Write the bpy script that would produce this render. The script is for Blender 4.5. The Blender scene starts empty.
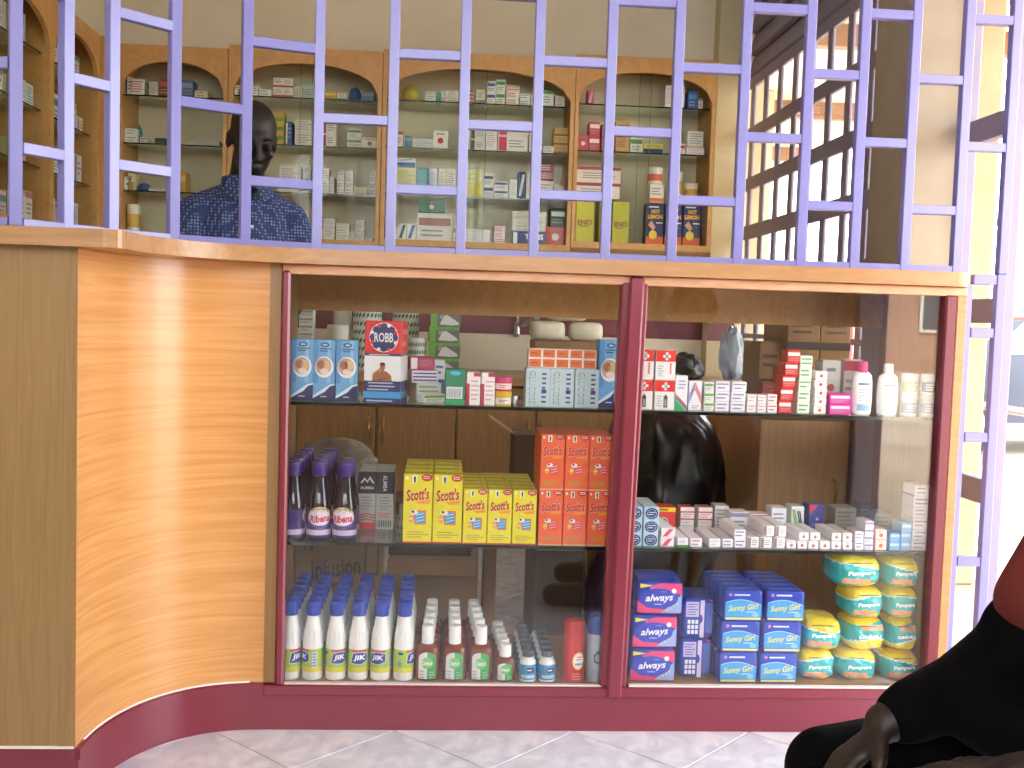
import bpy, bmesh, math, random
from mathutils import Vector, Matrix
sc = bpy.context.scene
col = sc.collection
RND = random.Random(11)
rad = math.radians

# ------------------------------------------------------------------ camera
FPX, CX, CY = 1042.3, 512.0, 384.0
YAW, PITCH, ROLL, CAMH, CAMD = rad(3.9), rad(-3.529), rad(1.8), .986, 2.449
_w = Vector((math.sin(YAW)*math.cos(PITCH), math.cos(YAW)*math.cos(PITCH), math.sin(PITCH)))
_r0 = Vector((math.cos(YAW), -math.sin(YAW), 0)); _u0 = _r0.cross(_w)
_r = _r0*math.cos(ROLL)+_u0*math.sin(ROLL); _u = -_r0*math.sin(ROLL)+_u0*math.cos(ROLL)
CAM = Vector((0, -CAMD, CAMH))
cd = bpy.data.cameras.new('camera'); co = bpy.data.objects.new('camera', cd); col.objects.link(co)
m4 = Matrix((_r, _u, -_w)).transposed().to_4x4(); m4.translation = CAM
co.matrix_world = m4
cd.sensor_width = 36; cd.lens = FPX/1024*36; cd.clip_start = .02; cd.clip_end = 200
sc.camera = co
# ------------------------------------------------------------------ light
wd = bpy.data.worlds.new('World'); sc.world = wd; wd.use_nodes = True
bg = wd.node_tree.nodes['Background']
bg.inputs['Color'].default_value = (.93, .97, 1.0, 1); bg.inputs['Strength'].default_value = 5.0
sl = bpy.data.lights.new('sun', 'SUN'); so = bpy.data.objects.new('sun', sl); col.objects.link(so)
sl.energy = 9.0; sl.angle = rad(1.5); sl.color = (1, .95, .86)
so.rotation_euler = Vector((.25, .6, .8)).to_track_quat('Z', 'Y').to_euler()
sc.view_settings.view_transform = 'Standard'; sc.view_settings.look = 'None'
sc.view_settings.gamma = 1; sc.view_settings.use_curve_mapping = False
sc.view_settings.exposure = 1.3
try:
    sc.cycles.transparent_max_bounces = 32
    sc.cycles.max_bounces = 12; sc.cycles.diffuse_bounces = 6
    sc.cycles.caustics_reflective = False; sc.cycles.caustics_refractive = False
except Exception: pass
def portal(name, loc, rot, sx, sy):
    l = bpy.data.lights.new(name, 'AREA'); l.shape = 'RECTANGLE'; l.size = sx; l.size_y = sy
    try: l.cycles.is_portal = True
    except Exception: pass
    o = bpy.data.objects.new(name, l); col.objects.link(o); o.location = loc; o.rotation_euler = rot
portal('portal_door', (1.47, -.46, 1.1), (0, rad(90), 0), 2.2, 1.08)
portal('portal_front', (-.17, YF-.02, 2.12) if False else (-.17, -4.22, 2.12), (rad(90), 0, rad(180)), 2.9, 1.15)
portal('portal_window', (1.47, 1.6, 1.45), (0, rad(90), 0), 1.45, 1.9)

# ------------------------------------------------------------------ measuring helpers (camera ray meets a plane)
def ray(x, y): return _r*((x-CX)/FPX) - _u*((y-CY)/FPX) + _w
def atY(x, y, Y): d = ray(x, y); return CAM + d*((Y-CAM.y)/d.y)
def atX(x, y, X): d = ray(x, y); return CAM + d*((X-CAM.x)/d.x)
def sca(Y): return (Y+CAMD)/FPX

# ------------------------------------------------------------------ materials
_M = {}
def lin(h):
    h = h.lstrip('#'); o = []
    if len(h) == 3: h = ''.join(c*2 for c in h)
    for i in (0, 2, 4):
        c = int(h[i:i+2], 16)/255; o.append(c/12.92 if c <= .04045 else ((c+.055)/1.055)**2.4)
    return tuple(o)
def newmat(name):
    m = bpy.data.materials.new(name); m.use_nodes = True
    return m, m.node_tree, m.node_tree.nodes['Principled BSDF']
def M(hexc, rough=.5, metal=0., var=.05, scale=40., spec=.5, bump=0.):
    k = (hexc, rough, metal, var, scale, spec, bump)
    if k in _M: return _M[k]
    m, nt, b = newmat('paint_'+hexc.strip('#'))
    c = lin(hexc)
    tc = nt.nodes.new('ShaderNodeTexCoord'); n = nt.nodes.new('ShaderNodeTexNoise')
    n.inputs['Scale'].default_value = scale; n.inputs['Detail'].default_value = 2
    nt.links.new(tc.outputs['Object'], n.inputs['Vector'])
    r = nt.nodes.new('ShaderNodeMix'); r.data_type = 'RGBA'
    r.inputs['A'].default_value = (*[x*(1-var) for x in c], 1); r.inputs['B'].default_value = (*[min(1, x*(1+var)) for x in c], 1)
    nt.links.new(n.outputs['Fac'], r.inputs['Factor']); nt.links.new(r.outputs['Result'], b.inputs['Base Color'])
    b.inputs['Roughness'].default_value = rough; b.inputs['Metallic'].default_value = metal
    b.inputs['Specular IOR Level'].default_value = spec
    if bump:
        bp = nt.nodes.new('ShaderNodeBump'); bp.inputs['Strength'].default_value = bump; bp.inputs['Distance'].default_value = .003
        nt.links.new(n.outputs['Fac'], bp.inputs['Height']); nt.links.new(bp.outputs['Normal'], b.inputs['Normal'])
    _M[k] = m; return m
def wood(name, c1, c2, stretch, rough=.35, scale=1., dist=3., spec=.5, ring=.6):
    if name in _M: return _M[name]
    m, nt, b = newmat(name); N = nt.nodes; L = nt.links
    tc = N.new('ShaderNodeTexCoord'); mp = N.new('ShaderNodeMapping'); mp.inputs['Scale'].default_value = stretch
    L.new(tc.outputs['Object'], mp.inputs['Vector'])
    n1 = N.new('ShaderNodeTexNoise'); n1.inputs['Scale'].default_value = 3*scale; n1.inputs['Detail'].default_value = 3; n1.inputs['Distortion'].default_value = .6
    L.new(mp.outputs['Vector'], n1.inputs['Vector'])
    mu = N.new('ShaderNodeMath'); mu.operation = 'MULTIPLY'; mu.inputs[1].default_value = dist*2
    L.new(n1.outputs['Fac'], mu.inputs[0])
    fr = N.new('ShaderNodeMath'); fr.operation = 'PINGPONG'; fr.inputs[1].default_value = .5
    L.new(mu.outputs[0], fr.inputs[0])
    n2 = N.new('ShaderNodeTexNoise'); n2.inputs['Scale'].default_value = 22*scale; n2.inputs['Detail'].default_value = 4
    mp2 = N.new('ShaderNodeMapping'); mp2.inputs['Scale'].default_value = tuple(s if s > 2 else s*.5 for s in stretch)
    L.new(tc.outputs['Object'], mp2.inputs['Vector']); L.new(mp2.outputs['Vector'], n2.inputs['Vector'])
    ad = N.new('ShaderNodeMath'); ad.operation = 'MULTIPLY_ADD'; ad.inputs[1].default_value = ring; 
    L.new(fr.outputs[0], ad.inputs[0]); L.new(n2.outputs['Fac'], ad.inputs[2])
    rp = N.new('ShaderNodeValToRGB'); rp.color_ramp.elements[0].position = .3; rp.color_ramp.elements[1].position = .95
    rp.color_ramp.elements[0].color = (*lin(c1), 1); rp.color_ramp.elements[1].color = (*lin(c2), 1)
    L.new(ad.outputs[0], rp.inputs['Fac']); L.new(rp.outputs['Color'], b.inputs['Base Color'])
    b.inputs['Roughness'].default_value = rough; b.inputs['Specular IOR Level'].default_value = spec
    _M[name] = m; return m
def glassmat(name, tint=(1, 1, 1), ior=1.5, rough=0., boost=1., bump=0., haze=0., hazecol=(1, 1, 1)):
    if name in _M: return _M[name]
    m = bpy.data.materials.new(name); m.use_nodes = True; nt = m.node_tree; N = nt.nodes; L = nt.links
    N.clear(); out = N.new('ShaderNodeOutputMaterial'); mx = N.new('ShaderNodeMixShader')
    t = N.new('ShaderNodeBsdfTransparent'); t.inputs['Color'].default_value = (*tint, 1)
    g = N.new('ShaderNodeBsdfGlossy'); g.inputs['Roughness'].default_value = rough; g.inputs['Color'].default_value = (1, 1, 1, 1)
    f = N.new('ShaderNodeFresnel'); ge = N.new('ShaderNodeNewGeometry'); sw_ = N.new('ShaderNodeMapRange')   # rays pass unbent, so both faces use the outside angle
    sw_.inputs['To Min'].default_value = ior; sw_.inputs['To Max'].default_value = 1/ior
    L.new(ge.outputs['Backfacing'], sw_.inputs['Value']); L.new(sw_.outputs['Result'], f.inputs['IOR'])
    mu = N.new('ShaderNodeMath'); mu.operation = 'MULTIPLY'; mu.inputs[1].default_value = boost; mu.use_clamp = True
    L.new(f.outputs[0], mu.inputs[0]); L.new(mu.outputs[0], mx.inputs[0])
    base = t.outputs[0]
    if haze:
        df = N.new('ShaderNodeBsdfDiffuse'); df.inputs['Color'].default_value = (*hazecol, 1)
        m2 = N.new('ShaderNodeMixShader'); m2.inputs[0].default_value = haze
        L.new(t.outputs[0], m2.inputs[1]); L.new(df.outputs[0], m2.inputs[2]); base = m2.outputs[0]
    L.new(base, mx.inputs[1]); L.new(g.outputs[0], mx.inputs[2]); L.new(mx.outputs[0], out.inputs[0])
    if bump:
        tc = N.new('ShaderNodeTexCoord'); n = N.new('ShaderNodeTexNoise'); n.inputs['Scale'].default_value = 45; n.inputs['Detail'].default_value = 4; n.inputs['Distortion'].default_value = 1
        bp = N.new('ShaderNodeBump'); bp.inputs['Strength'].default_value = bump; bp.inputs['Distance'].default_value = .01
        L.new(tc.outputs['Object'], n.inputs['Vector']); L.new(n.outputs['Fac'], bp.inputs['Height'])
        L.new(bp.outputs[0], g.inputs['Normal']); L.new(bp.outputs[0], f.inputs['Normal'])
    _M[name] = m; return m
def noisy(name, c1, c2, scale, rough=.6, detail=6, bump=0., p0=.35, p1=.7, dist=0.):
    if name in _M: return _M[name]
    m, nt, b = newmat(name); N = nt.nodes; L = nt.links
    tc = N.new('ShaderNodeTexCoord'); n = N.new('ShaderNodeTexNoise'); n.inputs['Scale'].default_value = scale; n.inputs['Detail'].default_value = detail; n.inputs['Distortion'].default_value = dist
    L.new(tc.outputs['Object'], n.inputs['Vector'])
    rp = N.new('ShaderNodeValToRGB'); rp.color_ramp.elements[0].position = p0; rp.color_ramp.elements[1].position = p1
    rp.color_ramp.elements[0].color = (*lin(c1), 1); rp.color_ramp.elements[1].color = (*lin(c2), 1)
    L.new(n.outputs['Fac'], rp.inputs['Fac']); L.new(rp.outputs['Color'], b.inputs['Base Color'])
    b.inputs['Roughness'].default_value = rough
    if bump:
        bp = N.new('ShaderNodeBump'); bp.inputs['Strength'].default_value = bump; bp.inputs['Distance'].default_value = .01
        L.new(n.outputs['Fac'], bp.inputs['Height']); L.new(bp.outputs[0], b.inputs['Normal'])
    _M[name] = m; return m
def shirtmat():
    m, nt, b = newmat('patterned_shirt'); N = nt.nodes; L = nt.links
    tc = N.new('ShaderNodeTexCoord'); v = N.new('ShaderNodeTexVoronoi'); v.inputs['Scale'].default_value = 95; v.inputs['Randomness'].default_value = .25
    L.new(tc.outputs['Object'], v.inputs['Vector'])
    rp = N.new('ShaderNodeValToRGB'); rp.color_ramp.elements[0].position = .22; rp.color_ramp.elements[1].position = .42
    rp.color_ramp.elements[0].color = (*lin('#7f8cb4'), 1); rp.color_ramp.elements[1].color = (*lin('#2c3c66'), 1)
    L.new(v.outputs['Distance'], rp.inputs['Fac']); L.new(rp.outputs['Color'], b.inputs['Base Color']); b.inputs['Roughness'].default_value = .85
    return m
GLASS = glassmat('clear_glass', (.985, .99, .985), 1.5, 0, 1.0)
CABGLASS = glassmat('cabinet_glass', (.97, .98, .96), 1.45, 0, .1)
SHELFGLASS = glassmat('shelf_glass', (.86, .93, .90), 1.5, 0, 1.0)
CELLO = glassmat('cellophane', (.97, .97, .97), 1.45, .12, 1.3, .6)
BAGCLEAR = glassmat('clear_bag', (.80, .80, .80), 1.5, .2, 1.6, .9, .22, (.5, .5, .5))
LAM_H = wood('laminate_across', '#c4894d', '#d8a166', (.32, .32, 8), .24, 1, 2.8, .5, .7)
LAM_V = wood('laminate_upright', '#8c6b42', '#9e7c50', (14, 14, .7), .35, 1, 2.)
LAM_T = wood('laminate_top', '#a3774b', '#b98c60', (1, 5, 5), .3, 1, 2.)
LAM_B = wood('laminate_back', '#b98a4c', '#cfa05e', (4, 4, 3), .4, 1, 1.2)
LAM_D = wood('laminate_door', '#8a6136', '#a67a48', (12, 12, .8), .4, 1, 2.)
PINKW = wood('raw_wood_strip', '#c8906a', '#dcae88', (1.5, 8, 8), .5, 1, 2.)
MAROON = M('#7c2b3b', .28, 0, .08, 12., .6)
MAROOND = M('#6d2333', .4, 0, .08, 8.)
LILAC = M('#817fbe', .3, 0, .05, 30., .6)
FRAME = M('#8f89a4', .5, 0, .08, 20.)
BEIGE = noisy('beige_wall', '#dcd5bd', '#e8e2cc', 3, .8, 5, .05)
BEIGE2 = noisy('beige_plaster', '#b7a893', '#c5b7a3', 4, .8, 6, .1)
CREAM = noisy('cream_wall', '#cac29c', '#d5ceaa', 4, .8, 4, .05)
CEIL = noisy('ceiling_paint', '#d8d4c4', '#e2dfd2', 3, .9)
TILE = noisy('marble_tile', '#c3c7d8', '#e0e2ec', 9, .25, 9, 0, .36, .62, 1.6)
GROUT = M('#a58f96', .8)
EDGEG = M('#141f1c', .15)
WHITE = M('#eceae8', .45); WHITEP = M('#f3f2f2', .3, 0, .02)
CARDB = noisy('cardboard', '#8d6b48', '#a07d58', 8, .85, 4)
CARDD = noisy('dark_cardboard', '#4a3524', '#5d4632', 8, .85, 4)
SKIN = noisy('dark_skin', '#1b100c', '#281913', 9, .5, 4)
BLACKC = noisy('black_cloth', '#040305', '#080709', 30, .9, 4, .2)
BLACKC.node_tree.nodes['Principled BSDF'].inputs['Specular IOR Level'].default_value = .08

# ------------------------------------------------------------------ mesh tools
class MB:
    def __init__(s): s.v = []; s.f = []; s.m = []; s.s = []; s.mats = []
    def mi(s, m):
        if m not in s.mats: s.mats.append(m)
        return s.mats.index(m)
    def add(s, vs, fs, mat, smooth=False):
        o = len(s.v); s.v += [tuple(p) for p in vs]; i = s.mi(mat)
        for f in fs: s.f.append([o+k for k in f]); s.m.append(i); s.s.append(smooth)
        return s
    def box(s, x0, x1, y0, y1, z0, z1, mat, c=0.):
        if x0 > x1: x0, x1 = x1, x0
        if y0 > y1: y0, y1 = y1, y0
        if z0 > z1: z0, z1 = z1, z0
        if c <= 0:
            v = [(x, y, z) for z in (z0, z1) for y in (y0, y1) for x in (x0, x1)]
            return s.add(v, [(0, 2, 3, 1), (4, 5, 7, 6), (0, 1, 5, 4), (2, 6, 7, 3), (0, 4, 6, 2), (1, 3, 7, 5)], mat)
        c = min(c, (x1-x0)*.45, (y1-y0)*.45, (z1-z0)*.45)
        vs = []; ix = {}
        for a in (0, 1):
            for b in (0, 1):
                for d in (0, 1):
                    X = (x0, x1)[a]; Y = (y0, y1)[b]; Z = (z0, z1)[d]
                    ux = c if a == 0 else -c; uy = c if b == 0 else -c; uz = c if d == 0 else -c
                    ix[a, b, d] = len(vs)
                    vs += [(X, Y+uy, Z+uz), (X+ux, Y, Z+uz), (X+ux, Y+uy, Z)]
        g = lambda a, b, d, k: ix[a, b, d]+k
        fs = []
        for a in (0, 1): fs.append([g(a, 0, 0, 0), g(a, 1, 0, 0), g(a, 1, 1, 0), g(a, 0, 1, 0)])
        for b in (0, 1): fs.append([g(0, b, 0, 1), g(1, b, 0, 1), g(1, b, 1, 1), g(0, b, 1, 1)])
        for d in (0, 1): fs.append([g(0, 0, d, 2), g(1, 0, d, 2), g(1, 1, d, 2), g(0, 1, d, 2)])
        for a in (0, 1):
            for b in (0, 1): fs.append([g(a, b, 0, 0), g(a, b, 1, 0), g(a, b, 1, 1), g(a, b, 0, 1)])
        for a in (0, 1):
            for d in (0, 1): fs.append([g(a, 0, d, 0), g(a, 1, d, 0), g(a, 1, d, 2), g(a, 0, d, 2)])
        for b in (0, 1):
            for d in (0, 1): fs.append([g(0, b, d, 1), g(1, b, d, 1), g(1, b, d, 2), g(0, b, d, 2)])
        for k in ix.values(): fs.append([k, k+1, k+2])
        return s.add(vs, fs, mat)
    def lathe(s, prof, mat, seg=16, sy=1., cx=0., cy=0., smooth=True):
        mats = mat if isinstance(mat, list) else [mat]*(len(prof)-1)
        rings = []
        for r, z in prof: rings.append([(cx+r*math.sin(2*math.pi*k/seg), cy-r*sy*math.cos(2*math.pi*k/seg), z) for k in range(seg)])
        for i in range(len(prof)-1):
            a, b = rings[i], rings[i+1]
            if prof[i][0] < 1e-6: s.add([a[0]]+b, [(0, 1+(k+1) % seg, 1+k) for k in range(seg)], mats[i], smooth)
            elif prof[i+1][0] < 1e-6: s.add([b[0]]+a, [(0, 1+k, 1+(k+1) % seg) for k in range(seg)], mats[i], smooth)
            else: s.add(a+b, [(k, (k+1) % seg, seg+(k+1) % seg, seg+k) for k in range(seg)], mats[i], smooth)
        return s
    def tube(s, pts, r, mat, seg=8, caps=True):
        pts = [Vector(p) for p in pts]; rs = r if isinstance(r, (list, tuple)) else [r]*len(pts)
        rings = []; prev = None
        for i, p in enumerate(pts):
            t = (pts[min(i+1, len(pts)-1)]-pts[max(i-1, 0)]).normalized()
            n = prev - t*prev.dot(t) if prev else t.orthogonal()
            n.normalize(); prev = n; b = t.cross(n)
            rings.append([p+(n*math.cos(2*math.pi*k/seg)+b*math.sin(2*math.pi*k/seg))*rs[i] for k in range(seg)])
        vs = [q for g in rings for q in g]; fs = []
        for i in range(len(pts)-1):
            for k in range(seg): fs.append((i*seg+k, i*seg+(k+1) % seg, (i+1)*seg+(k+1) % seg, (i+1)*seg+k))
        if caps: fs += [list(range(seg))[::-1], list(range((len(pts)-1)*seg, len(pts)*seg))]
        return s.add(vs, fs, mat, True)
    def prism(s, poly, a0, a1, mat, ax='z', smooth=False):
        def P(u, v, w): return {'z': (u, v, w), 'y': (u, w, v), 'x': (w, u, v)}[ax]
        n = len(poly); vs = [P(u, v, a0) for u, v in poly]+[P(u, v, a1) for u, v in poly]
        fs = [list(range(n)), list(range(n, 2*n))]
        s.add(vs, fs, mat); return s.add(vs, [(k, (k+1) % n, n+(k+1) % n, n+k) for k in range(n)], mat, smooth)
    def strip(s, outer, inner, a0, a1, mat, ax='z', smooth=False):
        """solid ribbon between two open polylines with equal counts, extruded a0..a1"""
        def P(u, v, w): return {'z': (u, v, w), 'y': (u, w, v), 'x': (w, u, v)}[ax]
        n = len(outer); vs = [P(*p, a0) for p in outer]+[P(*p, a0) for p in inner]+[P(*p, a1) for p in outer]+[P(*p, a1) for p in inner]
        flat = []; sm = []
        for k in range(n-1):
            flat += [(k, k+1, n+k+1, n+k), (2*n+k, 2*n+k+1, 3*n+k+1, 3*n+k)]
            sm += [(k, k+1, 2*n+k+1, 2*n+k), (n+k, n+k+1, 3*n+k+1, 3*n+k)]
        flat += [(0, n, 3*n, 2*n), (n-1, 2*n-1, 4*n-1, 3*n-1)]
        s.add(vs, flat, mat); return s.add(vs, sm, mat, smooth)
    def mesh(s, name, fix=True, weld=False):
        me = bpy.data.meshes.new(name); me.from_pydata(s.v, [], s.f)
        for m in s.mats: me.materials.append(m)
        me.polygons.foreach_set('material_index', s.m); me.polygons.foreach_set('use_smooth', s.s)
        if fix:
            bm = bmesh.new(); bm.from_mesh(me)
            if weld: bmesh.ops.remove_doubles(bm, verts=bm.verts, dist=1e-5)
            bmesh.ops.recalc_face_normals(bm, faces=bm.faces); bm.to_mesh(me); bm.free()
        me.update(); return me
def O(name, mb, parent=None, loc=None, rot=None, fix=True):
    me = mb.mesh(name, fix) if isinstance(mb, MB) else mb
    o = bpy.data.objects.new(name, me); col.objects.link(o)
    if parent: o.parent = parent
    if loc is not None: o.location = loc
    if rot is not None: o.rotation_euler = rot
    return o
def E(name, loc=(0, 0, 0), rz=0.):
    o = bpy.data.objects.new(name, None); col.objects.link(o); o.location = loc; o.rotation_euler = (0, 0, rz); o.empty_display_size = .02
    return o
def tag(o, label=None, cat=None, group=None, kind=None):
    if label: o['label'] = label
    if cat: o['category'] = cat
    if group: o['group'] = group
    if kind: o['kind'] = kind
    return o
def BX(name, x0, x1, y0, y1, z0, z1, mat, parent=None, c=0.):
    """box object whose origin lies at its own base"""
    cx, cy, cz = (x0+x1)/2, (y0+y1)/2, min(z0, z1)
    o = O(name, MB().box(x0-cx, x1-cx, y0-cy, y1-cy, z0-cz, z1-cz, mat, c), parent, (cx, cy, cz)); return o

# ------------------------------------------------------------------ lettering (built-in font turned to flat mesh)
_T = {}
def textgeo(body, bold=.02, shear=0.):
    k = (body, bold, shear)
    if k in _T: return _T[k]
    c = bpy.data.curves.new('lettering', 'FONT'); c.body = body; c.offset = bold; c.shear = shear; c.resolution_u = 2
    o = bpy.data.objects.new('lettering', c); col.objects.link(o)
    dg = bpy.context.evaluated_depsgraph_get(); me = bpy.data.meshes.new_from_object(o.evaluated_get(dg))
    vs = [(v.co.x, v.co.y) for v in me.vertices]; fs = [tuple(p.vertices) for p in me.polygons]
    bpy.data.objects.remove(o); bpy.data.curves.remove(c); bpy.data.meshes.remove(me)
    x0 = min(v[0] for v in vs); x1 = max(v[0] for v in vs); y0 = min(v[1] for v in vs); y1 = max(v[1] for v in vs)
    vs = [((v[0]-x0)/(x1-x0)-.5, (v[1]-y0)/(y1-y0)-.5) for v in vs]
    _T[k] = (vs, fs); return _T[k]
class Pr:
    """flat print on a surface; fn(u,v,off) maps print coordinates to 3-D"""
    def __init__(s, fn, mb=None, step=None): s.fn = fn; s.mb = mb or MB(); s.n = 0; s.step = step
    def off(s, l): return .0003+.00025*l
    def emit(s, pts, faces, mat, l):
        o = s.off(l)
        if not s.step: s.mb.add([s.fn(u, v, o) for u, v in pts], faces, mat); return s
        todo = [tuple(pts[k] for k in (f[0], f[i], f[i+1])) for f in faces for i in range(1, len(f)-1)]; out = []   # curved face: split until it hugs the curve
        while todo:
            a, b, c = todo.pop(); e = max(((abs(a[0]-b[0]), 0), (abs(b[0]-c[0]), 1), (abs(c[0]-a[0]), 2)))
            if e[0] <= s.step: out.append((a, b, c)); continue
            if e[1] == 1: a, b, c = b, c, a
            elif e[1] == 2: a, b, c = c, a, b
            m = ((a[0]+b[0])/2, (a[1]+b[1])/2); todo += [(a, m, c), (m, b, c)]
        s.mb.add([s.fn(u, v, o) for t in out for u, v in t], [(3*k, 3*k+1, 3*k+2) for k in range(len(out))], mat); return s
    def rect(s, u0, v0, u1, v1, mat, l=0): return s.emit([(u0, v0), (u1, v0), (u1, v1), (u0, v1)], [(0, 1, 2, 3)], mat, l)
    def poly(s, pts, mat, l=0): return s.emit(pts, [list(range(len(pts)))], mat, l)
    def ell(s, cu, cv, ru, rv, mat, l=0, n=16, a0=0, a1=2*math.pi):
        return s.emit([(cu, cv)]+[(cu+ru*math.cos(a0+(a1-a0)*i/n), cv+rv*math.sin(a0+(a1-a0)*i/n)) for i in range(n+1)], [(0, i+1, i+2) for i in range(n)], mat, l)
    def text(s, body, cu, cv, w, h, mat, l=1, bold=.02, shear=0., rot=0.):
        vs, fs = textgeo(body, bold, shear); c, q = math.cos(rot), math.sin(rot)
        return s.emit([(cu+x*w*c-y*h*q, cv+x*w*q+y*h*c) for x, y in vs], fs, mat, l)
    def lines(s, u0, u1, v0, v1, n, mat, l=1, seed=0):
        r = random.Random(seed); hh = (v1-v0)/n
        for i in range(n):
            a = u0+(u1-u0)*.08*r.random(); b = u1-(u1-u0)*.35*r.random()
            s.rect(a, v0+hh*i+hh*.3, b, v0+hh*i+hh*.7, mat, l)
        return s
def front(w, d): return lambda u, v, o: (-w/2+u, -d/2-o, v)
def side(w, d): return lambda u, v, o: (w/2+o, -d/2+u, v)
def sideL(w, d): return lambda u, v, o: (-w/2-o, d/2-u, v)
def top(w, d, h): return lambda u, v, o: (-w/2+u, -d/2+v, h+o)
def cyl(R, sy=1.): return lambda u, v, o: ((R+o)*math.sin(u/R), -(R+o)*math.cos(u/R)*sy, v)

class Proto:
    """root mesh (or None for an Empty) and child meshes"""
    def __init__(s, root=None): s.root = root; s.parts = []
    def part(s, name, mb, label=None, fix=True):
        s.parts.append((name, mb.mesh(name, fix) if isinstance(mb, MB) else mb, label)); return s
def place(p, name, label, cat, loc, rz=0., group=None, rot=None):
    o = bpy.data.objects.new(name, p.root); col.objects.link(o)
    if p.root is None: o.empty_display_size = .02
    o.location = loc; o.rotation_euler = rot or (0, 0, rz)
    tag(o, label, cat, group)
    for n, me, lb in p.parts:
        c = bpy.data.objects.new(n, me); col.objects.link(c); c.parent = o
        if lb: c['label'] = lb
    return o
def boxproto(w, d, h, colr, c=.0012, rough=.42):
    m = colr if not isinstance(colr, str) else M(colr, rough)
    mb = MB().box(-w/2, w/2, -d/2, d/2, 0, h, m, c)
    mb.box(-w*.46, w*.46, -d*.47, d*.30, h, h+.0005, m)           # tuck flap on the lid
    return Proto(mb.mesh('carton'))
ORD = ['first', 'second', 'third', 'fourth', 'fifth', 'sixth', 'seventh', 'eighth', 'ninth', 'tenth', 'eleventh', 'twelfth',
       'thirteenth', 'fourteenth', 'fifteenth', 'sixteenth', 'seventeenth', 'eighteenth', 'nineteenth', 'twentieth', 'twenty-first', 'twenty-second', 'twenty-third', 'twenty-fourth']

# ================================================================== STRUCTURE
def S(o): o['kind'] = 'structure'; return o
XL, XRW, YB, YF, ZC = -1.75, 1.40, 2.60, -4.2, 2.80
fl = S(BX('floor', XL, 1.47, YF, YB, -.12, -.002, GROUT))
def flo(o): o.parent = fl; o.location = o.location - fl.location; return o
ts = .43/math.sqrt(2)-.0035
tme = MB().box(-ts/2, ts/2, -ts/2, ts/2, -.008, 0, TILE, .0012).mesh('tile')
for i in range(-14, 16):
    for j in range(-14, 16):
        u, v = -.095+.43*(i+.5), -.08+.43*(j+.5)
        x, y = (u+v)/2, (u-v)/2
        if -1.6 < x < 1.25 and -2.5 < y < 2.45:
            flo(O('tile', tme, None, (x, y, 0), (0, 0, rad(45))))
S(BX('ceiling', XL-.12, XRW+.12, YF-.12, YB+.12, ZC, ZC+.1, CEIL))
S(BX('wall_left', XL-.12, XL, YF, YB, -.12, ZC, BEIGE))
S(BX('wall_back', XL-.12, XRW+.12, YB, YB+.12, -.12, ZC, BEIGE))
S(BX('wall_front', XL-.12, XRW+.12, YF-.12, YF, -.12, 1.55, BEIGE2))
S(BX('trim_20', XL-.12, XRW+.12, YF-.12, YF, 2.70, ZC, BEIGE2)); S(BX('trim_21', XL-.12, XL+.1, YF-.12, YF, 1.55, 2.70, BEIGE2)); S(BX('trim_22', XRW-.1, XRW+.12, YF-.12, YF, 1.55, 2.70, BEIGE2))
w3 = S(E('added_window_3', (-.17, YF-.06, 1.55)))  # unseen high window, added to bring front light onto the counter goods
for k in range(7):
    x_ = XL+.1+(XRW-XL-.2)*k/6; o_ = BX('mullion', x_-.015, x_+.015, YF-.075, YF-.045, 1.55, 2.70, FRAME); o_.parent = w3; o_.location -= w3.location
for z_ in (1.565, 2.1, 2.685):
    o_ = BX('rail', XL+.1, XRW-.1, YF-.075, YF-.045, z_-.015, z_+.015, FRAME); o_.parent = w3; o_.location -= w3.location
S(BX('wall_right', XRW, XRW+.12, YF, -1.02, -.12, ZC, BEIGE2))
S(BX('trim_1', XL, 1.27, YB-.004, YB, .915, 1.13, MAROOND))
pil = S(BX('wall_corner', 1.27, XRW+.12, 2.50, YB, 0, ZC, CREAM))
S(BX('trim_2', 1.27, XRW, 2.496, 2.50, .915, 1.13, MAROOND))
S(BX('wall_sill', XRW, XRW+.12, .66, 2.50, -.12, .74, CREAM))
S(BX('wall_pillar', 1.277, 1.43, .369, .66, -.1, ZC, noisy('pillar_plaster', '#a29683', '#b2a692', 4, .8, 6, .1)))
S(BX('wall_lintel', XRW, XRW+.12, -1.02, .10, 2.25, ZC, BEIGE2))
# rear window: steel frame facing into the dispensary, many small panes
w1 = S(E('window_1', (XRW+.03, 1.58, .74)))
def wpart(name, y0, y1, z0, z1, t=.03, root=w1, mat=FRAME, x=XRW+.03):
    o = BX(name, x-t/2, x+t/2, y0, y1, z0, z1, mat, None, .003); o.parent = root; o.location = o.location-root.location; return o
RZ = [(.74, .76), (.935, .957), (1.17, 1.23), (1.40, 1.465), (1.63, 1.69), (1.865, 1.925), (2.11, 2.16)]
for a, b in RZ: wpart('rail', .66, 2.50, a, b, .02)
MY = [2.44-.197*k for k in range(10)]
for y in MY: wpart('mullion', y-.025, y+.025, .757, 2.115, .012)
for a, b in zip(MY[1:], MY[:-1]):
    for (p, q), (r_, s_) in zip(RZ[:-1], RZ[1:]):
        wpart('pane', a+.024, b-.024, q-.002, r_+.002, .004, w1, GLASS)
for k in range(6): 
    s_ = wpart('slat', .66, 2.50, 2.165+.105*k, 2.165+.105*k+.095, .03); s_.rotation_euler = (0, rad(14), 0)
wpart('slat_backing', .66, 2.50, 2.16, 2.79, .006, w1, FRAME, XRW+.07)
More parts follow.
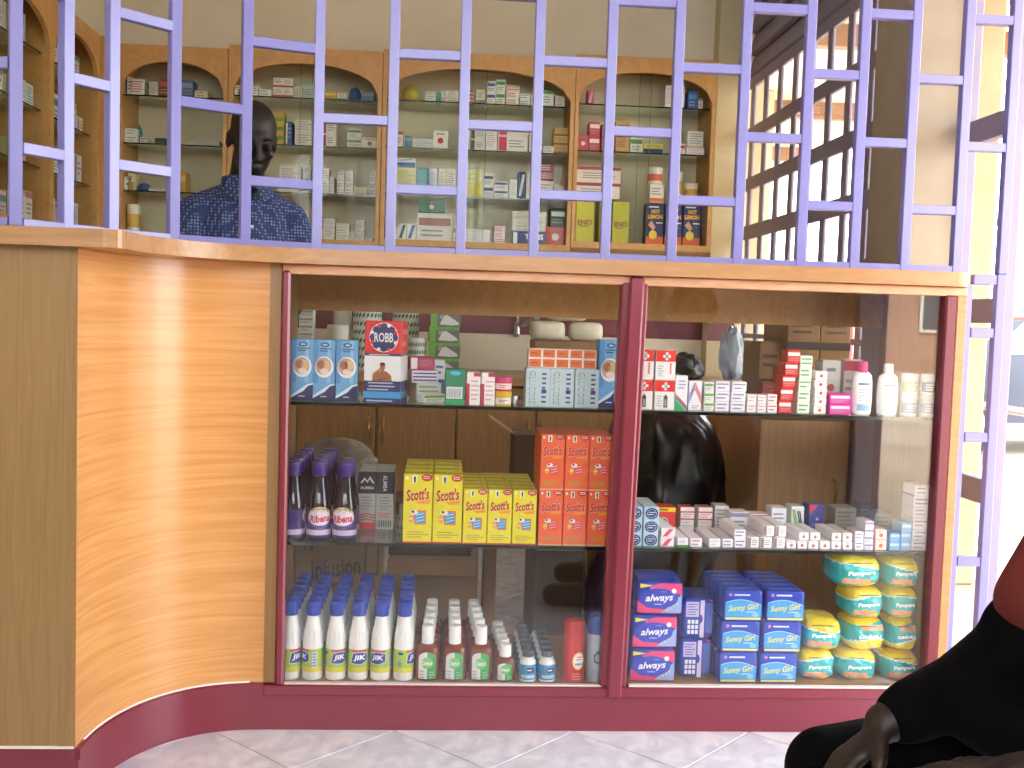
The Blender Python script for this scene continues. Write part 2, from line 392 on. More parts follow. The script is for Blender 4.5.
# front window beside the grille
w2 = S(E('window_2', (XRW+.03, .24, 0)))
for a, b in ((0., .05), (.553, .598), (1.026, 1.07), (1.508, 1.552), (1.98, 2.03), (2.46, 2.51), (2.74, 2.80)):
    wpart('rail', .118, .369, a-.01, b+.01, .03, w2)
for y, hw in ((.133, .018), (.361, .008)): wpart('mullion', y-hw, y+hw, 0, 2.8, .034, w2)
# doorway to the street
d1 = S(E('door_1', (XRW+.06, -.42, 0)))
wpart('door_jamb', -1.02, -.98, 0, 2.25, .10, d1, FRAME, XRW+.06); wpart('door_head', -.98, .10, 2.19, 2.25, .10, d1, FRAME, XRW+.06)
wpart('threshold', -.98, .10, -.11, .004, .13, d1, GROUT, XRW+.065)

# ------------------------------------------------------------------ outdoors seen through door and windows
S(BX('ground', XRW+.07, 40, -45, 40, -.32, -.12, noisy('dry_earth', '#a3927f', '#bfae9c', .9, .95, 8, .3)))
S(BX('veranda_floor', XRW+.075, 3.0, -6, 6, -.2, -.06, M('#a89c8c', .8, 0, .1, 5.)))
S(BX('veranda_roof', XRW+.12, 3.3, -7, 8, 2.62, 2.72, noisy('veranda_boards', '#cfc2a0', '#dccfae', 3, .9)))
for k in range(7): S(BX('trim_%d' % (k+4), XRW+.13, 3.25, -4.5+1.9*k, -4.42+1.9*k, 2.5, 2.62, M('#7d5a45', .7)))
VCOL = noisy('veranda_column', '#9a8f74', '#a89d82', 4, .85, 6, .15)
for k, y in enumerate((-3.9, 1.70, 4.7)):
    c_ = tag(BX('veranda_column', 2.0, 2.24, y, y+.2, -.06, 2.62, VCOL, None, .01), ('cream veranda column far to the right of the doorway', 'cream veranda column standing outside beside the green drainpipe', 'cream veranda column seen through the far window panes')[k], 'column', 'veranda columns')
pp = tag(E('drainpipe', (2.318, 1.76, -.06)), 'dark green drainpipe outside beside the cream column', 'pipe')
O('pipe', MB().tube([(0, 0, 0), (0, 0, 2.67)], .033, M('#43593f', .5), 12), pp)
for z in (.5, 1.5, 2.4): O('clip', MB().lathe([(.0335, z), (.038, z), (.038, z+.03), (.0335, z+.03)], M('#4d664c', .5), 12), pp)
rl = tag(E('red_railing', (3.4, 1.5, -.12)), 'red painted pipe railing along the roadside outside', 'railing')
REDP = M('#c0303c', .4)
for z in (.66, 1.22): O('rail', MB().tube([(0, -5.5, z), (0, 6, z)], .024, REDP, 8), rl)
for k in range(9): O('post', MB().tube([(0, -5.5+1.4375*k, 0), (0, -5.5+1.4375*k, 1.26)], .03, REDP, 8), rl)
# parked car
car = tag(E('car', (5.9, 7.6, -.12), rad(8)), 'dark blue parked car with grey windows beyond the red railing', 'car')
CARP = M('#2c3448', .2, 0, .03); prof = [(-2.1, .3), (-2.15, .75), (-1.3, .9), (-.75, 1.36), (.75, 1.40), (1.45, .98), (2.1, .9), (2.12, .32)]
def cpart(name, mb): return O(name, mb, car)
cpart('body', MB().prism(prof, -.8, .8, CARP, 'y'))
for s_ in (-1, 1):
    y0 = s_*.802
    cpart('window', MB().prism([(-1.1, .93), (-.68, 1.3), (-.02, 1.33), (-.02, .95)], y0-.004, y0+.004, M('#8fa3b0', .05), 'y'))
    cpart('window', MB().prism([(.05, .95), (.05, 1.33), (.72, 1.33), (1.25, .98)], y0-.004, y0+.004, M('#8fa3b0', .05), 'y'))
    for x in (-1.35, 1.35):
        wb = MB(); wb.lathe([(0, 0), (.2, 0), (.31, .02), (.31, .18), (.2, .2), (0, .2)], M('#15151a', .7), 20)
        wo = cpart('wheel', wb); wo.location = (x, s_*.9, .31); wo.rotation_euler = (rad(90*s_), 0, 0)
        O('hubcap', MB().lathe([(0, -.004), (.18, -.002), (.19, .004)], M('#a9adb3', .3, .7), 16), wo)
    cpart('door_handle', MB().box(-.12, .04, y0-.015, y0+.015, .80, .83, M('#b9bcc2', .25, .8), .004))
cpart('bumper', MB().box(-2.22, -2.0, -.78, .78, .32, .5, M('#3a3f4c', .5), .03)); cpart('bumper', MB().box(2.0, 2.2, -.78, .78, .32, .5, M('#3a3f4c', .5), .03))
# houses across the street and bushes
def house(loc, rz, w, label, c1):
    h = tag(E('house', loc, rz), label, 'house'); BRK = None
    m, nt, b = newmat('brickwork'); br = nt.nodes.new('ShaderNodeTexBrick'); tc = nt.nodes.new('ShaderNodeTexCoord')
    mp = nt.nodes.new('ShaderNodeMapping'); mp.inputs['Rotation'].default_value = (rad(90), 0, 0)
    br.inputs['Scale'].default_value = 2.2; br.inputs['Color1'].default_value = (*lin(c1), 1); br.inputs['Color2'].default_value = (*lin('#b98d78'), 1); br.inputs['Mortar'].default_value = (*lin('#a08d80'), 1)
    nt.links.new(tc.outputs['Object'], mp.inputs[0]); nt.links.new(mp.outputs[0], br.inputs['Vector']); nt.links.new(br.outputs['Color'], b.inputs['Base Color']); b.inputs['Roughness'].default_value = .9
    O('wall', MB().box(-w/2, w/2, 0, 5, 0, 3.4, m), h)
    O('roof', MB().prism([(-.5, 3.3), (2.5, 4.6), (5.5, 3.3)], -w/2-.4, w/2+.4, M('#8d8580', .6), 'x'), h)
    for k in range(3):
        x = -w/2+w*(k+.5)/3; wn = O('window', MB().box(x-.6, x+.6, -.05, .02, 1.1, 2.3, M('#e4e2da', .5), .01), h)
        for q in (-1, 1): O('pane', MB().box(x+q*.28-.22, x+q*.28+.22, -.06, -.048, 1.2, 2.2, M('#5b6670', .1)), wn)
house((14, -26, -.12), rad(205), 16, 'low brick house with white windows across the dirt road', '#c79f8c')
house((20, 14, -.12), rad(110), 14, 'pale brick house beyond the parked car', '#d8c4ac')
def bush(loc, r, label, seed):
    q = random.Random(seed); b = tag(E('bush', loc), label, 'bush'); st = MB()
    for k in range(7):
        a = q.random()*6.28; st.tube([(0, 0, 0), (math.cos(a)*r*.3, math.sin(a)*r*.3, r*.6), (math.cos(a)*r*.6, math.sin(a)*r*.6, r*1.1)], [.03, .02, .008], M('#5c4a35', .9), 5)
    O('stem', st, b); lf = MB(); G = [M('#6f9a45', .6), M('#86ad57', .6), M('#5a8238', .6)]
    for k in range(700):
        v = Vector((q.gauss(0, 1), q.gauss(0, 1), q.gauss(0, 1))).normalized()*r*(.55+.45*q.random()); v.z = abs(v.z)*.9+r*.35
        t = Vector((q.gauss(0, 1), q.gauss(0, 1), q.gauss(0, .6))).normalized()*.09; n = t.cross(Vector((q.gauss(0, 1), q.gauss(0, 1), 1))).normalized()*.04
        lf.add([v-t, v+n, v+t, v-n], [(0, 1, 2, 3)], G[k % 3])
    o = O('foliage', lf, b, fix=False); o['kind'] = 'stuff'
for k, (l, r) in enumerate((((3.75, 10.4, -.12), .55), ((7.5, 3.3, -.12), .8), ((6.0, -14, -.12), .7), ((10.5, 9.0, -.12), 1.0))):
    bush(l, r, ('small green bush outside the far window panes', 'green bush beyond the railing right of the car', 'green bush on the verge of the dirt road', 'large green bush behind the parked car')[k], k)

# ------------------------------------------------------------------ counter
ctr = tag(E('display_counter', (0, 0, 0)), 'long shop counter with curved orange laminate end, maroon plinth and glass display front', 'counter')
def cv(n=20, ex=-.40, ax=.304, ay=.38, y0=-.38, p=2.25):
    r = []
    for i in range(n+1):
        t = math.pi/2*i/n; r.append((ex-ax*math.cos(t)**(2/p), y0+ay*math.sin(t)**(2/p)))
    return r
def off(pl, d):
    r = []
    for i, p in enumerate(pl):
        a = pl[max(i-1, 0)]; b = pl[min(i+1, len(pl)-1)]; tx, ty = b[0]-a[0], b[1]-a[1]; l = math.hypot(tx, ty)
        r.append((p[0]+ty/l*d, p[1]-tx/l*d))
    return r
CV = cv(); ZB, ZU, ZT = .112, 1.098, 1.133
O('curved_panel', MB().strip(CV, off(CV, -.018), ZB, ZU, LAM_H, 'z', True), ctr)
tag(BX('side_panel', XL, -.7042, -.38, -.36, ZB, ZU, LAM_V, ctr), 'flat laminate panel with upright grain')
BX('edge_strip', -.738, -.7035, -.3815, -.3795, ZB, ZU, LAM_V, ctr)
BX('edge_strip', -.40, -.374, -.001, .02, ZB, ZU, LAM_V, ctr)
BX('back_panel', XL, -.41, .40, .418, .0, ZU, LAM_B, ctr)
# plinth with a stepped top moulding
BX('plinth', XL, -.7045, -.372, -.35, 0, ZB, MAROON, ctr)
O('plinth', MB().strip(off(CV, .006), off(CV, -.02), 0, ZB, MAROON, 'z', True), ctr)
O('plinth_moulding', MB().strip(off(CV, .010), off(CV, .0), .088, ZB-.003, MAROON, 'z', True), ctr)
XE = atY(955.7, 482, 0).x
BX('plinth', -.40, XE, -.006, .028, 0, ZB-.004, MAROON, ctr)
BX('plinth_moulding', -.40, XE, -.011, -.006, .084, ZB-.005, MAROON, ctr, .002)
O('sealant_bead', MB().tube([(x, y, ZB+.002) for x, y in off(CV[1:-1], .003)], .0028, M('#e9e2da', .6), 6), ctr, label if False else None)
BX('sealant_bead', XL, -.706, -.3835, -.3795, ZB-.001, ZB+.004, M('#e9e2da', .6), ctr)
# glazed front: posts, rails, panes
XP0, XP1 = atY(279, 482, 0).x, atY(287.5, 482, 0).x
XD0, XD1 = atY(610.5, 482, 0).x, atY(637, 482, 0).x
XM0, XM1 = atY(934.7, 482, 0).x, atY(946, 482, 0).x
BX('frame_post', XP0, XP1, -.012, .022, ZB-.004, 1.083, MAROON, ctr, .005)
dv = BX('frame_post', XD0, XD1, -.006, .03, ZB-.004, 1.083, MAROON, ctr, .004)
rs_ = BX('raised_strip', XD0+.016, XD1-.012, -.018, -.006, ZB-.03, 1.097, MAROON, ctr, .006)
for o_ in (dv, rs_): o_.rotation_euler = (0, rad(1.0), 0); o_.location.x -= .008    # the post leans a little
BX('frame_post', XM0, XM1, -.008, .03, ZB-.004, 1.078, MAROOND, ctr, .004)
BX('edge_strip', XM1, XE, -.006, .03, ZB-.004, 1.078, LAM_T, ctr, .002)
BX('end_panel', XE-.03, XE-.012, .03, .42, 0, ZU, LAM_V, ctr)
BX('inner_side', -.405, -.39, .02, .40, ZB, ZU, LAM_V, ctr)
BX('top_strip', XP0, XE, -.004, .022, 1.076, ZU, PINKW, ctr, .002)
BX('deck', -.39, XE-.03, .03, .42, .085, ZB-.008, LAM_T, ctr)
BX('apron_board', -.39, XE-.03, .402, .418, .995, ZU, LAM_B, ctr)
BX('white_bead', XP1, XD0, -.002, .012, ZB-.005, ZB, M('#ded6d2', .5), ctr)
BX('white_bead', XD1, XM0, -.002, .012, ZB-.005, ZB, M('#ded6d2', .5), ctr)
BX('glass_pane', XP1-.004, XD0+.006, .004, .009, ZB, 1.08, GLASS, ctr)
BX('glass_pane', XD1-.006, XM0+.004, .012, .017, ZB, 1.08, GLASS, ctr)
ZS = {'L1': .777, 'L2': .442, 'R1': .777, 'R2': .441}
for k, (a, b) in (('L1', (-.389, XD0+.02)), ('L2', (-.389, XD0+.02)), ('R1', (XD0+.022, XE-.031)), ('R2', (XD0+.022, XE-.031))):
    z = ZS[k]; s_ = BX('glass_shelf', a, b, .036, .40, z-.008, z, SHELFGLASS, ctr)
    e_ = BX('shelf_edge', a, b, .0345, .036, z-.008, z, EDGEG, None); e_.parent = s_; e_.location -= s_.location
# countertop: one continuous slab, its front edge sweeping with the curve
tp = [(XL, -.42), (-.645, -.42)]+[(-.645+.035*math.sin(t), -.385-.035*math.cos(t)) for t in [rad(a) for a in range(15, 91, 15)]]
tp += [(x, y) for x, y in cv(44, -.20, .41, .345, -.375, 2.2)[1:]]
tp += [(1.225, -.03)]+[(1.225+.035*math.sin(rad(a)), .005-.035*math.cos(rad(a))) for a in range(15, 91, 15)]+[(1.26, .45), (XL, .45)]
mbt = MB(); bm_ = bmesh.new(); vs_ = [bm_.verts.new((x, y, ZU+.0005)) for x, y in tp]; f_ = bm_.faces.new(vs_)
ex_ = bmesh.ops.extrude_face_region(bm_, geom=[f_]); bmesh.ops.translate(bm_, vec=(0, 0, ZT-ZU-.0005), verts=[g for g in ex_['geom'] if isinstance(g, bmesh.types.BMVert)])
bmesh.ops.recalc_face_normals(bm_, faces=bm_.faces)
me_ = bpy.data.meshes.new('countertop'); bm_.to_mesh(me_); bm_.free(); me_.materials.append(LAM_T)
tag(O('countertop', me_), 'honey laminate countertop with curved front edge running under the lilac grille', 'countertop')

# ------------------------------------------------------------------ lilac security grille
gr = tag(E('security_grille', (0, 0, ZT)), 'lilac painted steel security grille of bars and staggered rungs above the counter', 'grille')
bars = []
for px, Y in ((15, -.40), (66, -.30), (112, -.215), (174, -.11), (246, -.03)): p = atY(px, 122, Y); bars.append((p.x, Y))
bars += [(x, .02) for x in (-.299, -.128, .036, .208, .378, .537, .697, .851, .983, 1.108, 1.238, 1.354)]
bx_ = bars[0][0]
for k in range(1, 6): bars.insert(0, (bx_-.14*k, -.402))
bars[4+1] = (bars[5][0], -.398)
def gpart(name, mb, loc, rz=0): return O(name, mb, gr, (loc[0], loc[1], loc[2]-ZT), (0, 0, rz))
def gb(z0, z1, w=.0115): return MB().box(-w, w, -w, w, 0, z1-z0, LILAC, .0015).mesh('bar')
for i, (x, y) in enumerate(bars):
    a = bars[max(i-1, 0)]; b = bars[min(i+1, len(bars)-1)]; rz = math.atan2(b[1]-a[1], b[0]-a[0])
    z0 = ZT+.001
    gpart('bar', gb(z0, ZC), (x, y, z0), rz)
for i, (a, b) in enumerate(zip(bars[:-1], bars[1:])):
    L = math.hypot(b[0]-a[0], b[1]-a[1]); rz = math.atan2(b[1]-a[1], b[0]-a[0]); odd = (i % 2 == 1)
    rme = MB().box(0, L-.021, -.010, .010, -.011, .011, LILAC, .0015).mesh('rung')
    zs = [1.282+.31*k for k in range(5)] if odd else [1.437+.301*k for k in range(5)]
    for z in zs+([ZT+.0085] if i < len(bars)-2 else []):
        o = gpart('rung', rme, (a[0]+math.cos(rz)*.0105, a[1]+math.sin(rz)*.0105, z), rz)
        if z == ZT+.0085: o.scale.z = .7
sg = tag(E('side_grille', (1.31, .02, 0)), 'short lilac grille panel closing the gap between counter end and window', 'grille')
O('bar', gb(0, 1.107, .008), sg, (-.036, 0, 0))
for z in (1.119, .99, .734, .425, .08):
    O('rung', MB().box(-.0275, .0305, -.010, .010, -.012, .012, LILAC, .0015), sg, (0, 0, z))
O('bar', gb(0, 1.1335), sg, (.0425, 0, 0))

# ------------------------------------------------------------------ arched wall cabinets
def wall_cabinet(w, label, loc, rz=0., skip3=False):
    t = tag(E('wall_cabinet', loc, rz), label, 'wall cabinet', 'arched wall cabinets')
    h, d, st = .865, .27, .018
    def b(name, *a, c=0.): return BX(name, *a, t, c)
    b('back_board', st, w-st, d-.008, d, 0.03, h-.02, M('#e2dabc', .7)); b('side_board', 0, st, 0, d, 0, h, LAM_B); b('side_board', w-st, w, 0, d, 0, h, LAM_B)
    b('bottom_board', st, w-st, 0.002, d, 0, .028, LAM_B); b('top_board', st, w-st, .02, d, h-.018, h, LAM_B)
    n = 22; xs = [st+(w-2*st)*i/n for i in range(n+1)]
    arch = [.672+.125*math.sqrt(max(0, 1-abs(2*i/n-1)**2.1)) for i in range(n+1)]
    O('arch_board', MB().strip([(x, h) for x in xs], list(zip(xs, arch)), -.002, .016, LAM_B, 'y'), t)
    for k, z in enumerate((.235, .445, .655)):
        if skip3 and k == 0: continue
        s_ = b('glass_shelf', st, w-st, .035, d-.009, z-.006, z, SHELFGLASS)
        e_ = BX('shelf_edge', st, w-st, .034, .035, z-.006, z, EDGEG); e_.parent = s_; e_.location -= s_.location
    b('glass_pane', st, w*.54, .019, .022, .029, h-.02, CABGLASS); b('glass_pane', w*.46, w-st, .026, .029, .029, h-.02, CABGLASS)
    for k in (0, 1): 
        e_ = b('pane_edge', (w*.54-.001, w*.46-.001)[k], (w*.54+.001, w*.46+.001)[k], (.019, .026)[k], (.022, .029)[k], .029, h-.02, M('#6f7a6c', .3))
    return t
YC = 2.30
BAYS = {}
for nm, x0, x1, dz, lb in (('leftmost arched bay', -1.452, -.975, -.025, 'narrow arched wall cabinet at the left end of the back wall'),
        ('pharmacist arched bay', -.972, -.297, -.006, 'arched wall cabinet directly behind the man in the blue shirt'),
        ('widest arched bay', -.294, .568, .006, 'widest arched wall cabinet in the middle of the back wall'),
        ('rightmost arched bay', .571, 1.216, .026, 'arched wall cabinet at the right end holding yellow and navy packets')):
    wall_cabinet(x1-x0, lb, (x0, YC, 1.298+dz), 0., nm[0] == 'r'); BAYS[nm] = (x0, x1, 1.298+dz)
LB = []
for y0, y1, lb in ((.40, .975, 'arched cabinet on the left wall nearest the grille end'), (.98, 1.60, 'middle arched cabinet on the left wall'), (1.603, 2.14, 'arched cabinet on the left wall nearest the back corner')):
    wall_cabinet(y1-y0, lb, (-1.475, y0, 1.262), rad(90)); LB.append((y0, y1, 1.262))
S(BX('trim_3', XL, -1.452, 2.145, 2.30, 1.262, 2.13, LAM_B))
# ------------------------------------------------------------------ base cabinets and worktop under them
HND = M('#b0883e', .3, .8)
for k, (x0, x1, lb) in enumerate(((-1.29, -.612, 'brown base cabinet at far left under the wall cabinets'), (-.61, .068, 'brown two-door base cabinet seen above the dark juice bottles'),
        (.07, .748, 'brown two-door base cabinet seen above the orange cartons'), (.75, 1.38, 'brown base cabinet in the right back corner'))):
    t = tag(E('base_cabinet', ((x0+x1)/2, 2.0, 0)), lb, 'cabinet', 'brown base cabinets'); w = x1-x0
    BX('carcass', -w/2, w/2, .02, .58, 0.0, .70, LAM_D, t)
    for s_ in (-1, 1):
        dr = BX('door', min(s_*.006, s_*(w/2-.004)), max(s_*.006, s_*(w/2-.004)), 0, .018, .06, .695, LAM_D, t, .002)
        hd = O('handle', MB().tube([(0, 0, -.05), (0, -.022, -.045), (0, -.026, 0), (0, -.022, .045), (0, 0, .05)], .0055, HND, 8), dr, (s_*(.03-w/4), -.009, .44))
tag(O('worktop', MB().prism([(-1.70, 1.97), (1.392, 1.97), (1.392, 2.495), (1.266, 2.495), (1.266, 2.593), (-1.70, 2.593)], .705, .742, LAM_T)), 'long laminate worktop along the back wall under the arched cabinets', 'worktop')

# ================================================================== GOODS ON THE BACK SHELVES
def medmesh(w, d, h, body, acc, style, seed=0):
    """small medicine carton: body and its print in one mesh"""
    mb = MB(); mb.box(-w/2, w/2, -d/2, d/2, 0, h, M(body, .45), min(.0015, w*.05)); p = Pr(front(w, d), mb); A = M(acc, .45); G = M('#8d8f98', .5)
    if style == 'bar': p.rect(w*.05, h*.55, w*.95, h*.82, A); p.lines(w*.1, w*.9, h*.12, h*.45, 2, G, 0, seed)
    elif style == 'side': p.rect(w*.04, h*.06, w*.3, h*.94, A); p.lines(w*.36, w*.95, h*.25, h*.8, 3, G, 0, seed)
    elif style == 'dot': p.ell(w*.5, h*.45, min(w, h)*.2, min(w, h)*.2, A, 0, 10); p.lines(w*.2, w*.9, h*.72, h*.9, 1, G, 0, seed)
    elif style == 'top': p.rect(0, h*.78, w, h*.97, A); p.lines(w*.1, w*.9, h*.2, h*.65, 3, G, 0, seed)
    elif style == 'base': p.rect(0, h*.04, w, h*.25, A); p.lines(w*.1, w*.9, h*.4, h*.85, 3, G, 0, seed)
    elif style == 'stripes':
        for k in range(3): p.rect(w*.05, h*(.15+.28*k), w*.95, h*(.27+.28*k), A)
    elif style == 'diag': p.poly([(w*.1, h*.1), (w*.45, h*.1), (w*.9, h*.9), (w*.55, h*.9)], A)
    elif style == 'half': p.rect(0, h*.02, w, h*.5, A); p.lines(w*.1, w*.9, h*.6, h*.9, 2, A, 0, seed)
    elif style == 'words': p.lines(w*.08, w*.95, h*.15, h*.9, max(2, int(h/.012)), A, 0, seed)
    return mb.mesh('carton')
def sline(k, x): return ((93, .025, 118), (139.5, .0267, 115), (187, .0247, 113), (238.7, .0273, 318))[k][0] + ((x-(118, 115, 113, 318)[k])*(.025, .0267, .0247, .0273)[k])
SHN = ('top shelf', 'second shelf', 'third shelf', 'bottom shelf')
COUNT = {}
def shelfitem(bay, k, x0, x1, yt, body, acc, style, desc, row=0, tiers=1, yb=None, name='medicine_carton', cat='carton', kind=None, cols=1):
    bx0, bx1, z0 = BAYS[bay]; zk = z0+(.655, .445, .235, .028)[k]+.0006
    Y = YC+.05+.095*row; yb0 = sline(k, (x0+x1)/2); s_ = sca(Y)
    if yb is not None: zk += (yb0-yb)*s_+.0005; yb0 = yb
    h = (yb0-yt)*s_/tiers; d = .085 if row == 0 else .07
    for t in range(tiers):
        for c in range(cols):
            xa = x0+(x1-x0)*c/cols; xb = x0+(x1-x0)*(c+1)/cols
            p = atY((xa+xb)/2, (yt+yb0)/2, Y); w = (xb-xa)*s_-.0012
            xc = min(max(p.x, bx0+.019+w/2), bx1-.019-w/2)
            key = (bay, k); n = COUNT.get(key, 0); COUNT[key] = n+1
            me = kind(w, d, h-.0006) if kind else medmesh(w, d, h-.0006, body, acc, style, n)
            o = bpy.data.objects.new(name, me); col.objects.link(o); o.location = (xc, Y+d/2, zk+t*h)
            tag(o, None, cat, 'goods on the %s of the %s' % (SHN[k], bay)); SHELFOBJ.setdefault(key, []).append((o, xc, zk+t*h, desc))
SHELFOBJ = {}
def label_shelves():
    for (bay, k), L in SHELFOBJ.items():
        colsx = sorted({round(x, 4) for _, x, _, _ in L}); used = {}
        for x in colsx:
            st = sorted([e for e in L if round(e[1], 4) == x], key=lambda e: e[2]); n = len(st)
            for i, (o, _, _, desc) in enumerate(st):
                tw = '' if n == 1 else 'lowest ' if i == 0 else 'topmost ' if i == n-1 else ORD[i]+' lowest ' if n > 3 else 'middle '
                o['label'] = '%s%s, %s along %s, %s' % (tw, desc, ORD[colsx.index(x)], SHN[k], bay)
def lathemesh(profile, mats, sy=1.):
    def f(w, d, h):
        mb = MB(); r = min(w, d)/2; mb.lathe([(a*r, b*h) for a, b in profile], [M(m, .4) for m in mats], 14, sy); return mb.mesh('jar')
    return f
TUB = lathemesh([(0, 0), (.9, 0), (.95, .05), (.95, .3), (.96, .3), (.96, .7), (.95, .7), (.95, .8), (1, .8), (1, .97), (.9, 1), (0, 1)], ['#ece6da']*4+['#d9b24a']+['#ece6da']*6)
TUBR = lathemesh([(0, 0), (.9, 0), (.95, .05), (.95, .2), (.96, .2), (.96, .6), (.95, .6), (.95, .8), (1, .8), (1, .97), (.9, 1), (0, 1)], ['#ece9e4']*4+['#e2693f']+['#ece9e4']*6)
BOTL = lathemesh([(0, 0), (.9, 0), (.95, .05), (.95, .55), (.6, .7), (.35, .75), (.4, .76), (.4, .98), (0, 1)], ['#f0eeea']*5+['#e07a2c']*3)
BAG = lathemesh([(0, 0), (.8, .02), (1, .25), (.95, .6), (.7, .85), (.3, .97), (0, 1)], ['#2c5e9c']*6)
YBAG = lathemesh([(0, 0), (.8, .02), (1, .25), (.95, .6), (.7, .85), (.3, .97), (0, 1)], ['#b9b04a']*6)
TEAL = lathemesh([(0, 0), (.9, .02), (1, .2), (.98, .6), (.8, .85), (.4, .98), (0, 1)], ['#2f8a86']*4+['#b06a78']*2)
B1, B2, B3, B4 = list(BAYS)
W_ = '#e6e3dc'; P_ = '#d9d6cc'
